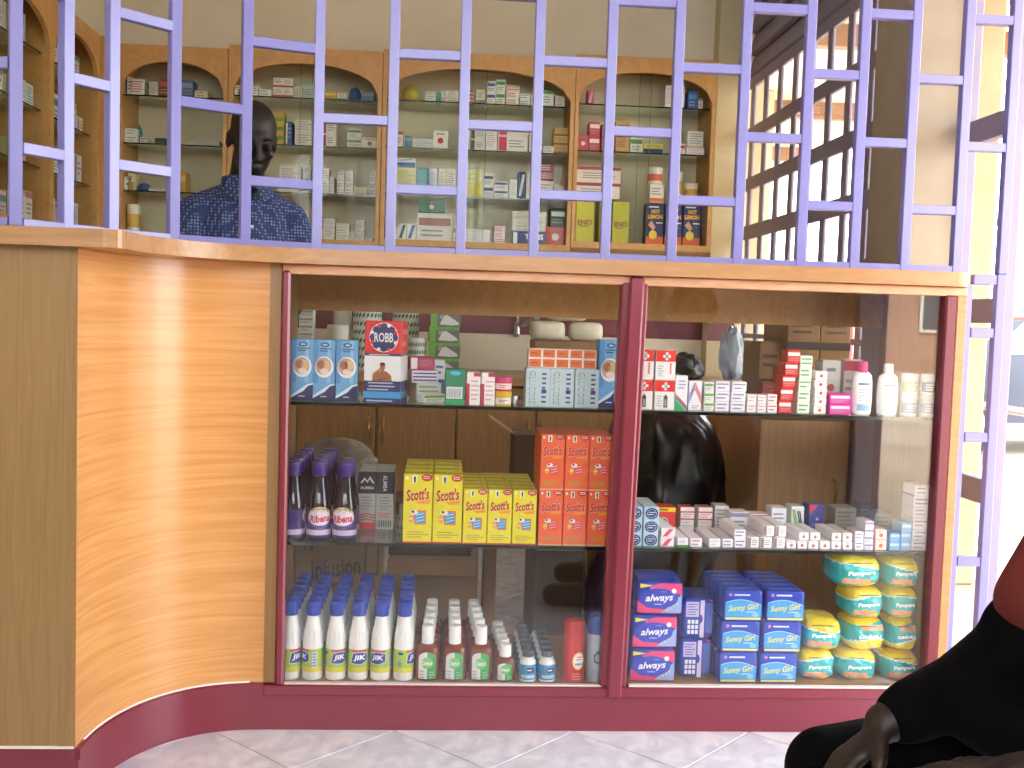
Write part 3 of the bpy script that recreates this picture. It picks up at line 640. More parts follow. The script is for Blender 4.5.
for r in (
 (B1, 0, 122, 129, 76, W_, '#333333', 'side', 'thin white carton with black edge'), (B1, 0, 130, 144, 78, W_, '#c05a5a', 'words', 'white carton with pink print'),
 (B1, 0, 149, 158, 80, '#c9ccbf', '#7f8c80', 'words', 'pale grey-green carton'), (B1, 0, 159, 170, 77, '#8f3a2c', '#b5604c', 'bar', 'brick red carton'),
 (B1, 0, 181, 193, 78, '#4a6a98', '#7c97bb', 'bar', 'dusty blue carton'), (B1, 0, 195, 208, 88, '#d8d2b4', '#a89c6c', 'words', 'low cream carton'),
 (B1, 1, 118, 130, 126, W_, '#9aa', 'words', 'flat white carton') + (0, 2), (B1, 1, 140, 147, 134, W_, '#888888', 'words', 'tiny white carton'),
 (B1, 1, 155, 167, 135, '#22272a', '#3a4644', 'bar', 'small black carton'), (B1, 1, 191, 219, 136.5, '#c9ccc0', '#aab0a4', 'words', 'long low pale carton'),
 (B1, 2, 121, 128, 174, W_, '#3c6ea8', 'dot', 'white carton with blue dot'), (B1, 2, 128, 134, 171, '#d9cfa8', '#b08b3c', 'half', 'cream and ochre carton'),
 (B1, 2, 149, 163, 184.5, W_, '#8a8a80', 'words', 'flat white carton'), (B1, 2, 177, 186, 169, '#c79a3c', '#e0b75c', 'bar', 'mustard yellow carton'),
 (B1, 3, 140, 158, 229, '#9aa196', '#6f7a70', 'words', 'grey folded carton'),
 (B2, 0, 231, 237, 86, W_, '#99a0a0', 'words', 'small white carton'), (B2, 0, 238, 249, 89.5, W_, '#8a9', 'words', 'low white carton'), (B2, 0, 252, 258, 84.5, W_, '#9aa', 'words', 'narrow white carton'), (B2, 0, 259, 271, 89.5, W_, '#9ab', 'words', 'white carton lying flat'),
 (B2, 0, 273, 293, 78.5, W_, '#c0485a', 'base', 'white carton with red base band', 0, 2, None, 'medicine_carton', 'carton', None, 2), (B2, 0, 294, 302, 86.5, W_, '#999', 'words', 'plain white carton'),
 (B2, 0, 303, 315, 83, '#c6d3d4', '#8fb0b4', 'top', 'pale blue carton'), (B2, 0, 325, 336, 90.5, '#d0a83c', '#e8cf7c', 'bar', 'flat yellow carton'), (B2, 0, 337, 346, 91.5, W_, '#6fa888', 'base', 'white carton with green foot'),
 (B2, 0, 362, 374, 90, '#5f7fae', '#8ba4c8', 'bar', 'soft blue carton'),
 (B2, 1, 274, 284, 112, '#cdb04a', '#6d9440', 'stripes', 'yellow and green striped carton'), (B2, 1, 285.5, 292, 121.5, '#2d569c', '#e6e6ea', 'side', 'royal blue carton with white edge'),
 (B2, 1, 295, 312, 119, W_, '#a8a0b0', 'words', 'wide white carton', 0, 2), (B2, 1, 314, 321, 120, '#d9d9d2', '#a0a098', 'words', 'upright pale carton'), (B2, 1, 322, 336, 121, W_, '#a83a4c', 'side', 'white carton with maroon side', 0, 2),
 (B2, 1, 347, 361.5, 127, '#dfe0d6', '#7c8c80', 'bar', 'white carton with grey-green bar', 0, 2), (B2, 1, 362.5, 378, 135.5, W_, '#c04a78', 'dot', 'white carton with pink flower mark'),
 (B2, 2, 279, 300, 165, W_, '#b8b4b4', 'words', 'broad white carton'), (B2, 2, 303, 311, 164, '#b9bcb8', '#4d5f80', 'dot', 'grey carton with dark dot'), (B2, 2, 312, 319, 167, W_, '#aaa', 'words', 'narrow white carton'), (B2, 2, 320, 329, 167.5, W_, '#a9a9b4', 'words', 'white carton', 0, 2), (B2, 2, 329.3, 334, 176, W_, '#aaa', 'words', 'very narrow white carton', 0, 2),
 (B2, 2, 337, 344.6, 169, W_, '#9a9aa8', 'words', 'white carton in left pile of four', 0, 4), (B2, 2, 345, 353, 169, W_, '#9a9aa8', 'words', 'white carton in right pile of four', 0, 4), (B2, 2, 354, 367, 184.5, '#d6d4b8', '#b5b06a', 'words', 'low cream carton', 0, 2),
 (B2, 2, 369, 376, 168.5, W_, '#8c8c98', 'words', 'white carton in end pile', 0, 4),
 (B2, 3, 317, 322.5, 225, W_, '#d9863c', 'top', 'white carton with orange top'), (B2, 3, 323, 334.5, 217.5, W_, '#b0aeb8', 'words', 'tall white carton'), (B2, 3, 336, 349, 222.5, W_, '#a8a8b0', 'words', 'white carton pile', 0, 3), (B2, 3, 349.5, 355, 231, P_, '#a8a8a0', 'words', 'small pale carton'),
 (B2, 3, 355.5, 364.5, 218.5, W_, '#a0a0a8', 'words', 'white carton in neat pile', 0, 4), (B2, 3, 365, 373, 236, W_, '#aaa', 'words', 'flat white carton'),
 (B3, 0, 425, 435.6, 91.5, W_, '#70a08c', 'words', 'low white carton'), (B3, 0, 436, 440.6, 92, '#2f8f88', '#5cb0a8', 'bar', 'small teal carton'), (B3, 0, 441, 448, 89.8, W_, '#889', 'words', 'white carton', 0, 2), (B3, 0, 448.5, 458, 89.4, W_, '#b8b0b0', 'words', 'white carton', 0, 2), (B3, 0, 459, 465, 89, '#d8c8cc', '#c0708a', 'top', 'pinkish carton'), (B3, 0, 466, 474, 89, '#c9707c', '#eadadc', 'stripes', 'rose striped carton'),
 (B3, 0, 475.5, 485, 88.5, W_, '#8c8c94', 'base', 'white carton with grey base'), (B3, 0, 487, 495.6, 80, W_, '#3a5a9c', 'bar', 'white carton with blue bar', 0, 2), (B3, 0, 496, 505.4, 78, W_, '#3c9c6a', 'bar', 'white carton with green bar', 0, 2), (B3, 0, 506, 519.4, 83.2, W_, '#c86a6a', 'words', 'white carton with red print', 0, 3), (B3, 0, 520, 530, 91.3, W_, '#6a8cc0', 'words', 'white carton with blue print', 0, 2), (B3, 0, 531, 538.6, 90, W_, '#c98a8a', 'top', 'white carton with salmon top'),
 (B3, 0, 540, 554, 87.5, '#e0e4de', '#2f9c5a', 'top', 'white carton with green top'), (B3, 0, 555, 565, 93, W_, '#c0a0a0', 'words', 'low white carton'),
 (B3, 1, 394, 403, 131.5, W_, '#c0604c', 'top', 'white carton with rusty top'), (B3, 1, 405, 410.7, 136, '#3d86b4', '#77b0d0', 'bar', 'small sky blue carton'), (B3, 1, 412.5, 432.4, 138.5, '#d3d5d6', '#a8aeb4', 'words', 'long pale grey carton'), (B3, 1, 433, 448, 130.5, W_, '#c8324a', 'dot', 'white carton with red drop'), (B3, 1, 460, 470, 128, W_, '#c9a24a', 'side', 'white carton with yellow and black side', 0, 2), (B3, 1, 470.5, 485, 128, W_, '#5c5046', 'side', 'white carton with dark side mark', 0, 2),
 (B3, 1, 485.5, 497, 126.5, '#e6dfe2', '#b9a8b4', 'words', 'large off-white carton'), (B3, 1, 498, 528, 119.5, W_, '#c92f62', 'side', 'wide white carton with magenta flash', 0, 2), (B3, 1, 529, 536, 131, '#e2d4d6', '#c0a0a8', 'words', 'pale pink carton'), (B3, 1, 537, 542.6, 138.5, W_, '#c0245c', 'half', 'little white and magenta carton', 0, 2), (B3, 1, 543, 555, 144, W_, '#999', 'words', 'flat white carton'), (B3, 1, 555.5, 570, 125.5, '#cfae3e', '#b5483c', 'base', 'yellow carton with red foot', 0, 3),
 (B3, 2, 394.5, 415.6, 168, '#cfcf9a', '#a8ab5c', 'words', 'pale lime carton'), (B3, 2, 395, 415, 159, '#dfe3e6', '#2f62a8', 'half', 'white carton with blue base', 0, 1, 167.6), (B3, 2, 416, 428.6, 168, '#4f93a8', '#86bcc8', 'words', 'turquoise carton'), (B3, 2, 429, 437, 168.5, '#d6dfe6', '#86a0c0', 'words', 'icy blue carton'), (B3, 2, 438, 446, 168.5, W_, '#a8b09c', 'words', 'white carton'), (B3, 2, 446.5, 455, 168.5, W_, '#a8a8b4', 'words', 'white carton beside grille'), (B3, 2, 464, 482.6, 169, '#cdd3a0', '#d8c94a', 'half', 'lime to yellow carton'),
 (B3, 2, 483, 493.6, 173, '#e0e2e2', '#2b3c5a', 'bar', 'white carton with navy bar', 0, 2), (B3, 2, 494, 508, 180, W_, '#2f66b4', 'bar', 'white carton with bright blue bar', 0, 2), (B3, 2, 509, 517, 178, '#e2e4de', '#b0b8ac', 'words', 'pale carton'), (B3, 2, 518, 525.6, 170.5, '#223a66', '#c9d0dc', 'diag', 'tall navy carton'), (B3, 2, 526, 537, 172, '#d8d4ca', '#a8a49a', 'words', 'beige carton behind bar'),
 (B3, 2, 538, 553, 179, '#e3d2d2', '#c67c84', 'base', 'blush pink carton'), (B3, 2, 538.5, 554, 162.5, '#8a2f40', '#e0b8bc', 'words', 'maroon carton with script', 0, 2, 178.6), (B3, 2, 554, 559, 182.5, W_, '#999', 'words', 'thin white carton'),
 (B3, 3, 389.5, 397.6, 228, '#dde0de', '#a8b0b0', 'words', 'small white carton'), (B3, 3, 398, 406.6, 224.5, W_, '#2c7a6a', 'diag', 'white carton with green leaves'), (B3, 3, 407, 416, 224.5, W_, '#2f5aa0', 'diag', 'white carton with blue leaves'), (B3, 3, 417, 452, 214.2, '#dddad2', '#9c6a5a', 'bar', 'large white carton with brown bar'), (B3, 3, 418, 445, 201.5, '#3f7a62', '#e8b4a4', 'dot', 'green carton with pink flower', 0, 1, 213.8), (B3, 3, 453, 459.6, 226, W_, '#d0604c', 'bar', 'white carton with coral bar'),
 (B3, 3, 461, 490, 229.5, '#dcdde0', '#c4c6cc', 'words', 'long clear white carton'), (B3, 3, 494, 505, 226.5, '#ead9da', '#c88a94', 'words', 'pinkish carton in small pile', 0, 3), (B3, 3, 547.6, 567, 226.5, '#d24a34', '#f0e6e2', 'dot', 'red carton with white oval'), (B3, 3, 552, 567, 208.5, '#274438', '#d6dcd6', 'bar', 'dark green carton with white band', 0, 1, 226.1),
 (B4, 0, 588, 594, 91, '#c4587c', '#e4a8bc', 'diag', 'pink carton'), (B4, 0, 665, 674.6, 84.5, W_, '#c0b8b8', 'words', 'tall white carton'), (B4, 0, 675, 685, 84.5, W_, '#c0b8b8', 'words', 'tall white carton beside blue one'), (B4, 0, 688, 697.6, 89.5, '#1f56a8', '#4a80c8', 'bar', 'strong blue carton'), (B4, 0, 698, 703, 97, W_, '#6a9cc8', 'top', 'little white and blue carton'),
 (B4, 1, 577.5, 588.6, 136.5, '#c8505c', '#f0dfe0', 'dot', 'raspberry carton'), (B4, 1, 589, 600, 123.5, '#c8485a', '#f0dfe0', 'bar', 'raspberry carton in pile', 0, 2), (B4, 1, 601, 615, 126, '#8a3344', '#b8808a', 'stripes', 'wine red carton', 0, 2), (B4, 1, 615.5, 629.6, 122.5, '#cfa766', '#8a4a2c', 'words', 'tan carton with brown script'), (B4, 1, 630, 643, 137.5, '#e0e2d2', '#5f8a5a', 'bar', 'white carton with green bar'), (B4, 1, 643.5, 663, 144.5, '#e0d24a', '#27386a', 'half', 'yellow and navy carton'), (B4, 1, 677, 685.6, 143.5, W_, '#c8323c', 'bar', 'white carton with red bar'), (B4, 1, 686, 704.6, 147, '#eadfe2', '#c9a8b4', 'words', 'pinkish white carton'), (B4, 1, 687, 703.6, 131.5, '#dfe2e0', '#8c949a', 'words', 'white carton with grey words', 0, 1, 146.6),
):
    shelfitem(*r)
shelfitem(B1, 1, 131, 139.5, 121, '', '', '', 'teal rounded pouch with pink top', 0, 1, None, 'pouch', 'pouch', TEAL)
shelfitem(B1, 2, 136, 148, 179, '', '', '', 'blue plastic pouch', 0, 1, None, 'pouch', 'pouch', BAG)
shelfitem(B1, 3, 119, 132, 201, '', '', '', 'white lidded tub with yellow label', 0, 1, None, 'tub', 'tub', TUB)
shelfitem(B2, 0, 348, 361, 84, '', '', '', 'blue plastic pouch', 0, 1, None, 'pouch', 'pouch', BAG)
shelfitem(B3, 0, 397, 423, 84, '', '', '', 'yellow-green plastic pouch', 0, 1, None, 'pouch', 'pouch', YBAG)
shelfitem(B3, 2, 560, 569, 178, '', '', '', 'white bottle with orange cap', 0, 1, None, 'bottle', 'bottle', BOTL)
# antacid stack: navy cartons below, flat white cartons on top
def tums(w, d, h):
    mb = MB().box(-w/2, w/2, -d/2, d/2, 0, h, M('#1f3470', .4), .001); Pr(front(w, d), mb).rect(0, h*.05, w*.12, h*.9, M('#e6e6ea', .4)).text('TUMS', w*.62, h*.6, w*.55, h*.42, M('#f0f0f4', .4), 1, .03); return mb.mesh('carton')
shelfitem(B3, 3, 513, 547, 231.5, '', '', '', 'navy carton with white letters', 0, 1, None, 'antacid_carton', 'carton', tums)
shelfitem(B3, 3, 512, 546, 212, W_, '#5a8a7c', 'words', 'flat white carton stacked on navy carton', 0, 5, 231.2)
# yellow fruit-salt cartons, navy lemon cartons and what stands on them
def eno(w, d, h):
    mb = MB().box(-w/2, w/2, -d/2, d/2, 0, h, M('#c3c23c', .4), .0015); p = Pr(front(w, d), mb)
    p.text('ENO', w*.5, h*.46, w*.78, h*.13, M('#8a2430', .4), 1, .03, 0, .06).lines(w*.15, w*.95, h*.34, h*.39, 1, M('#5a7a3a'), 1, 2).ell(w*.6, h*.93, w*.12, h*.02, M('#d08a3a'), 0); return mb.mesh('carton')
def lemon(w, d, h):
    mb = MB().box(-w/2, w/2, -d/2, d/2, 0, h, M('#232c5e', .4), .0015); p = Pr(front(w, d), mb); Yc = M('#f0c23c', .4)
    p.rect(0, 0, w, h*.2, M('#e0662c', .4)).lines(w*.1, w*.95, h*.87, h*.95, 1, M('#e6e6ee'), 1, 1)
    p.text('HOT', w*.52, h*.80, w*.5, h*.10, Yc, 1, .04).text('LEMON', w*.52, h*.67, w*.86, h*.10, M('#f07a2c', .4), 1, .04).text('LEMON', w*.50, h*.68, w*.86, h*.10, Yc, 2, .02)
    p.poly([(w*.1, h*.48), (w*.3, h*.58), (w*.55, h*.42), (w*.4, h*.34)], M('#d8a08a'), 1).ell(w*.4, h*.24, w*.24, h*.11, M('#e8d24a'), 1).lines(w*.55, w*.98, h*.5, h*.56, 1, M('#e6e6ee'), 1, 4); return mb.mesh('carton')
for a, b, y, q in ((575.5, 594, 203, 0), (599, 611, 205, 0), (612, 629, 205.5, 0)): shelfitem(B4, 3, a, b, y, '', '', '', 'lime yellow fruit salt carton', 0, 1, None, 'fruit_salt_carton', 'carton', eno)
for a, b in ((646, 663.6), (664.4, 682), (682.8, 700.5)): shelfitem(B4, 3, a, b, 206.5, '', '', '', 'navy and orange lemon drink carton', 0, 1, None, 'drink_carton', 'carton', lemon)
shelfitem(B4, 3, 576, 620.5, 171, '#e9dcd2', '#9c3a54', 'top', 'wide cream carton with maroon top', 0, 2, 202.6)
shelfitem(B4, 3, 649, 664.5, 170, '', '', '', 'white tub with red label', 0, 1, 187.6, 'tub', 'tub', TUBR)
shelfitem(B4, 3, 649, 664.5, 188, '', '', '', 'white tub with orange label', 0, 1, 206.1, 'tub', 'tub', TUBR) if False else shelfitem(B4, 3, 649.5, 664, 188, '#efe6dc', '#e0662c', 'base', 'short white carton with orange base', 0, 1, 206.1)
shelfitem(B4, 3, 673, 684, 174, '', '', '', 'tall white jar', 0, 1, 206.1, 'jar', 'jar', TUB)
shelfitem(B4, 3, 686, 700, 185.5, '', '', '', 'white jar with yellow band', 0, 1, 206.1, 'jar', 'jar', TUB)
label_shelves()
# left wall cabinets: cartons seen between the bars
lc = 0
for b, (y0, y1, z0) in enumerate(LB):
    q = random.Random(5+b)
    for k, dz in enumerate((.655, .445, .235, .028)):
        y = y0+.05+.1*q.random(); n = 0
        while y < y1-.09:
            w = .05+.06*q.random(); h = .05+.075*q.random(); cl, nm_ = q.choice((('#e6e3dc', 'white'), ('#dcd8cc', 'off-white'), ('#c7cfd8', 'pale blue'), ('#d6b8bc', 'pinkish'), ('#cfc48a', 'straw yellow')))
            if y+w > y1-.03: break
            o = O('medicine_carton', medmesh(w, .09, h, cl, q.choice(('#7a8aa0', '#b06a70', '#6a9a80')), q.choice(('words', 'bar', 'side', 'top')), n), None, (-1.475-.10, y+w/2, z0+dz+.0006), (0, 0, rad(90)))
            tag(o, '%s carton, %s from the street side on %s, %s left wall cabinet' % (nm_, ORD[n], SHN[k], ('nearest', 'middle', 'farthest')[b]), 'carton', 'cartons in the left wall cabinets'); n += 1
            y += w+(.006 if q.random() < .7 else .09)

# ================================================================== GOODS IN THE DISPLAY COUNTER
# ---- prototypes
def P_bleach():
    p = Proto(); b = MB(); b.lathe([(0, 0), (.0225, 0), (.0245, .003), (.0245, .086), (.0235, .096), (.020, .122), (.0155, .148), (.0142, .157), (.0142, .162), (0, .162)], WHITEP, 18)
    for k in range(14):   # moulded ribs on the shoulder
        a = 2*math.pi*k/14; b.tube([(.0238*math.sin(a), .0238*math.cos(a), .094), (.0203*math.sin(a), .0203*math.cos(a), .118)], .0011, WHITEP, 5)
    p.part('body', b)
    c = MB().lathe([(.0144, .155), (.0162, .155), (.0168, .158), (.0160, .186), (.0142, .189), (0, .1895)], M('#2b45b8', .35), 18)
    for k in range(18): a = 2*math.pi*k/18; c.tube([(.0166*math.sin(a), .0166*math.cos(a), .158), (.0160*math.sin(a), .0160*math.cos(a), .184)], .0008, M('#2b45b8', .35), 4)
    p.part('cap', c, 'ribbed blue screw cap')
    R = .0248; C = 2*math.pi*R; q = Pr(cyl(R), None, C/26); g = M('#a9c94e', .35); y = M('#dfd23a', .35); bl = M('#26379c', .35)
    q.rect(-C/2, .020, C/2, .076, g, 0); q.rect(-C/2, .020, C/2, .032, y, 1); q.rect(-.02, .070, .02, .075, M('#d8465a', .35), 1)
    EM = lambda k: [(-.019*k, -.012*k), (-.015*k, .010*k), (-.005*k, .0135*k), (.006*k, .014*k), (.020*k, .010*k), (.020*k, -.007*k), (.010*k, -.012*k), (.003*k, -.014*k)]
    def fan(L_, mt, l):
        for i in range(len(L_)): a, b = L_[i], L_[(i+1) % len(L_)]; q.poly([(.001, .055), (a[0], .055+a[1]), (b[0], .055+b[1])], mt, l)
    fan(EM(1.08), M('#e8e8ee', .35), 2); fan(EM(1.0), bl, 3)
    q.text('JIK', .001, .0555, .029, .0155, M('#f4f4f6', .35), 4, .03, .12)
    q.rect(.028, .030, .040, .070, M('#cfcde0', .4), 1, ).lines(.029, .039, .033, .068, 5, M('#6a72b0', .4), 2, 3)
    q.rect(-.040, .036, -.032, .048, M('#8b93c8'), 1); q.rect(-.040, .064, -.028, .070, bl, 1)
    p.part('label', q.mb, 'lime label with blue lettered emblem', False); return p
def P_antiseptic(k=1., wide=.0285, H=.134):
    p = Proto(); hb = H*.66; am = M('#7c3420', .12, 0, .05, 30., .6)
    p.part('body', MB().lathe([(0, 0), (wide*.94, 0), (wide, .003), (wide, hb*.80), (wide*.92, hb*.90), (wide*.62, hb*.98), (wide*.40, hb*1.02), (.0105, hb*1.06), (.0105, hb*1.1), (0, hb*1.1)], am, 20, .62), 'amber brown bottle')
    p.part('cap', MB().lathe([(.0125, hb*1.02), (.0148, hb*1.02), (.0150, hb*1.05), (.0146, H*.985), (.0135, H), (0, H)], WHITEP, 16), 'white cap')
    s_ = wide/.0285; R = wide; q = Pr(lambda u, v, o: ((R+o)*math.sin(u/R), -(R+o)*.62*math.cos(u/R), v), None, .003)
    w = wide*.80; h0, h1 = hb*.06, hb*.70
    q.rect(-w, h0, 0, h1-.004, M('#e9e9ea', .35), 0); q.rect(0, h0, w, h1-.004, M('#2f9a52', .35), 0); q.ell(0, h1-.006, w, hb*.17, M('#e9e9ea', .35), 0, 12, math.pi/2, math.pi); q.ell(0, h1-.006, w, hb*.17, M('#3fae5a', .35), 0, 12, 0, math.pi/2)
    q.ell(0, hb*.50, w*.62, w*.62, M('#7cc070', .35), 1).text('Dettol', 0, hb*.50, w*1.05, hb*.13, M('#f2f6f0', .35), 2, .03).lines(w*.15, w*.9, h0, h0+hb*.22, 3, M('#8fd09a'), 2, 2).lines(-w*.9, -w*.1, h0, h0+hb*.25, 3, M('#a9abc0'), 2, 5)
    p.part('label', q.mb, 'white and green label', False); return p
def P_pill():
    p = Proto(); p.part('body', MB().lathe([(0, 0), (.019, 0), (.0205, .003), (.0205, .044), (.019, .05), (.012, .057), (.0105, .058), (.0105, .066), (0, .066)], WHITEP, 16))
    c = MB().lathe([(.0112, .060), (.0135, .060), (.0138, .074), (.012, .0755), (0, .0755)], M('#5d6470', .15, 0, .1, 60.), 16)
    for k in range(14): a = 2*math.pi*k/14; c.tube([(.0138*math.sin(a), .0138*math.cos(a), .061), (.0138*math.sin(a), .0138*math.cos(a), .073)], .0008, M('#444a55', .2), 4)
    p.part('cap', c, 'grey ribbed cap'); R = .0207; C = 2*math.pi*R; q = Pr(cyl(R), None, C/20)
    q.rect(-C/2, .006, C/2, .043, M('#3f92c8', .35), 0).rect(-.004, .024, .014, .036, M('#222a4a', .35), 1).lines(-.003, .013, .026, .034, 1, M('#e8eaf2'), 2, 1).rect(-.018, .010, .018, .018, M('#b8d8ec', .35), 1)
    p.part('label', q.mb, 'light blue wrap label', False); return p
def P_spray(capc, bodyc, red=True):
    p = Proto(); H = .152 if red else .165; r = .0262 if red else .025
    p.part('body', MB().lathe([(0, 0), (r*.96, 0), (r, .003), (r, H*.70), (r*.97, H*.72), (r*.97, H*.74), (0, H*.74)], M(bodyc, .25, .2), 20))
    p.part('cap', MB().lathe([(r*.9, H*.72), (r*.99, H*.72), (r*.99, H*.95), (r*.92, H*.99), (r*.7, H), (0, H)], M(capc, .25), 20), 'plastic overcap')
    q = Pr(cyl(r), None, .004)
    if red: q.ell(.006, .055, .016, .022, M('#f0d878', .35), 0).ell(.006, .055, .013, .018, M('#f4efe6', .35), 1).text('SPRAY', .008, .047, .024, .006, M('#2f3a8a', .35), 2, .03).lines(-.002, .02, .056, .068, 2, M('#d03a2c'), 2, 1).lines(-.012, .014, .008, .026, 3, M('#e88a7a'), 1, 4)
    else: q.poly([(-.004, .05), (.012, .044), (.02, .055), (.016, .075), (.004, .08), (-.006, .068)], M('#3a4258', .4), 0).ell(.006, .062, .008, .01, M('#8fa0b8'), 1).lines(-.012, .018, .014, .032, 3, M('#7a8aa8'), 0, 6)
    p.part('label', q.mb, None, False); return p
def P_juice():
    p = Proto(); dk = M('#1a1020', .08, 0, .05, 30., .7)
    p.part('body', MB().lathe([(0, 0), (.026, 0), (.029, .004), (.0292, .076), (.0275, .088), (.0225, .112), (.0182, .136), (.0162, .150), (.0162, .158), (0, .158)], dk, 20), 'dark juice filled bottle')
    c = MB().lathe([(.0164, .152), (.0182, .153), (.0188, .160), (.0188, .180), (.0172, .185), (0, .186)], M('#4a2c80', .3), 18)
    p.part('cap', c, 'purple cap'); R = .0293; C = 2*math.pi*R; q = Pr(cyl(R), None, C/26)
    q.rect(-C/2, .004, C/2, .072, M('#3c2c74', .3), 0).rect(-C/2, .011, C/2, .024, M('#cfc0dc', .3), 1)
    q.ell(0, .072, .024, .006, M('#5a5040', .4), 1); q.ell(0, .054, .031, .026, M('#d8c88a', .3), 1, 24).ell(0, .050, .0295, .0235, M('#e8dcea', .3), 2, 24).ell(0, .045, .028, .018, M('#5c4a9a', .3), 3, 24).ell(0, .051, .0275, .0165, M('#e9dfee', .3), 4, 24)
    q.text('Ribena', 0, .0515, .050, .0185, M('#d0304a', .3), 5, .035, .15, .08)
    for k in range(9): q.ell(-.018+.0045*k, .071+.003*math.sin(k*2.1), .0018, .0018, M('#9a8f5a', .4), 3, 6)
    p.part('label', q.mb, 'purple label with red lettering', False); return p
def fishman(q, u, v, s_, A, Bc):
    q.poly([(u-.02*s_, v-.3*s_), (u+.6*s_, v-.3*s_), (u+.6*s_, v+.5*s_), (u-.15*s_, v+.5*s_)], A, 2)
    q.rect(u-.0*s_, v-.24*s_, u+.55*s_, v+.42*s_, Bc, 3)
    for k in range(3): q.poly([(u+.05*s_, v+(-.16+.18*k)*s_), (u+.5*s_, v+(-.05+.18*k)*s_), (u+.5*s_, v+(-.0+.18*k)*s_), (u+.05*s_, v+(-.11+.18*k)*s_)], M('#c8dcec', .4) if Bc == M('#4a9ad0', .35) else M('#f2b8a8', .4), 4)
    q.ell(u-.05*s_, v+.38*s_, .22*s_, .14*s_, M('#e8e8e4', .4), 4).ell(u-.12*s_, v+.42*s_, .08*s_, .07*s_, M('#2c2c34', .4), 5)
    q.ell(u-.22*s_, v+.0*s_, .13*s_, .24*s_, M('#e8a83c', .4), 4).poly([(u-.45*s_, v-.02*s_), (u-.15*s_, v+.1*s_), (u-.1*s_, v-.02*s_)], M('#d8d8d0', .4), 5)
def P_cod(w, h, d, base, panel, foot):
    p = boxproto(w, d, h, base); q = Pr(front(w, d)); rd = M('#c8222f', .35); 
    q.rect(0, 0, w, h*.022, M(foot, .4), 0); q.rect(w*.08, h*.925, w*.16, h*.965, M('#f0d8d0', .4), 0).rect(w*.30, h*.87, w*.46, h*.985, M('#ece8dc', .4), 0).poly([(w*.36, h*.88), (w*.41, h*.88), (w*.42, h*.965), (w*.38, h*.975), (w*.34, h*.95)], M('#33383c', .4), 1)
    q.ell(w*.80, h*.955, w*.19, h*.052, rd, 0, 14).rect(w*.61, h*.95, w*.99, h*.985, rd, 0).lines(w*.66, w*.97, h*.93, h*.985, 2, M('#f4dcd8'), 1, 3)
    q.poly([(w*.42, h*.60), (w*.95, h*.635), (w*.9, h*.575), (w*.55, h*.565)], M('#e8923a', .4), 1)
    q.text("Scott's", w*.49, h*.71, w*.83, h*.185, M('#f2e2c8', .4), 2, .045, .25, .14).text("Scott's", w*.49, h*.71, w*.81, h*.175, M('#b81f30', .35), 3, .03, .25, .12)
    fishman(q, w*.42, h*.35, w*.62, M('#e8662c', .4), M(panel, .35)); q.lines(w*.1, w*.92, h*.07, h*.18, 3, M('#a89a3a' if base[1] == 'e' else '#b0482a'), 1, 2)
    p.part('printed_front', q.mb, None, False); t = Pr(top(w, d, h+.0006)); t.rect(w*.03, d*.3, w*.97, d*.45, M('#8f8a3a' if base == '#e2d52c' else '#8a5a34', .5)); p.part('lid_print', t.mb, None, False)
    sd = Pr(sideL(w, d)); sd.lines(d*.1, d*.9, h*.1, h*.9, 8, M('#a8982c' if base == '#e2d52c' else '#b8502c', .4), 0, 4); p.part('side_print', sd.mb, None, False)
    return p
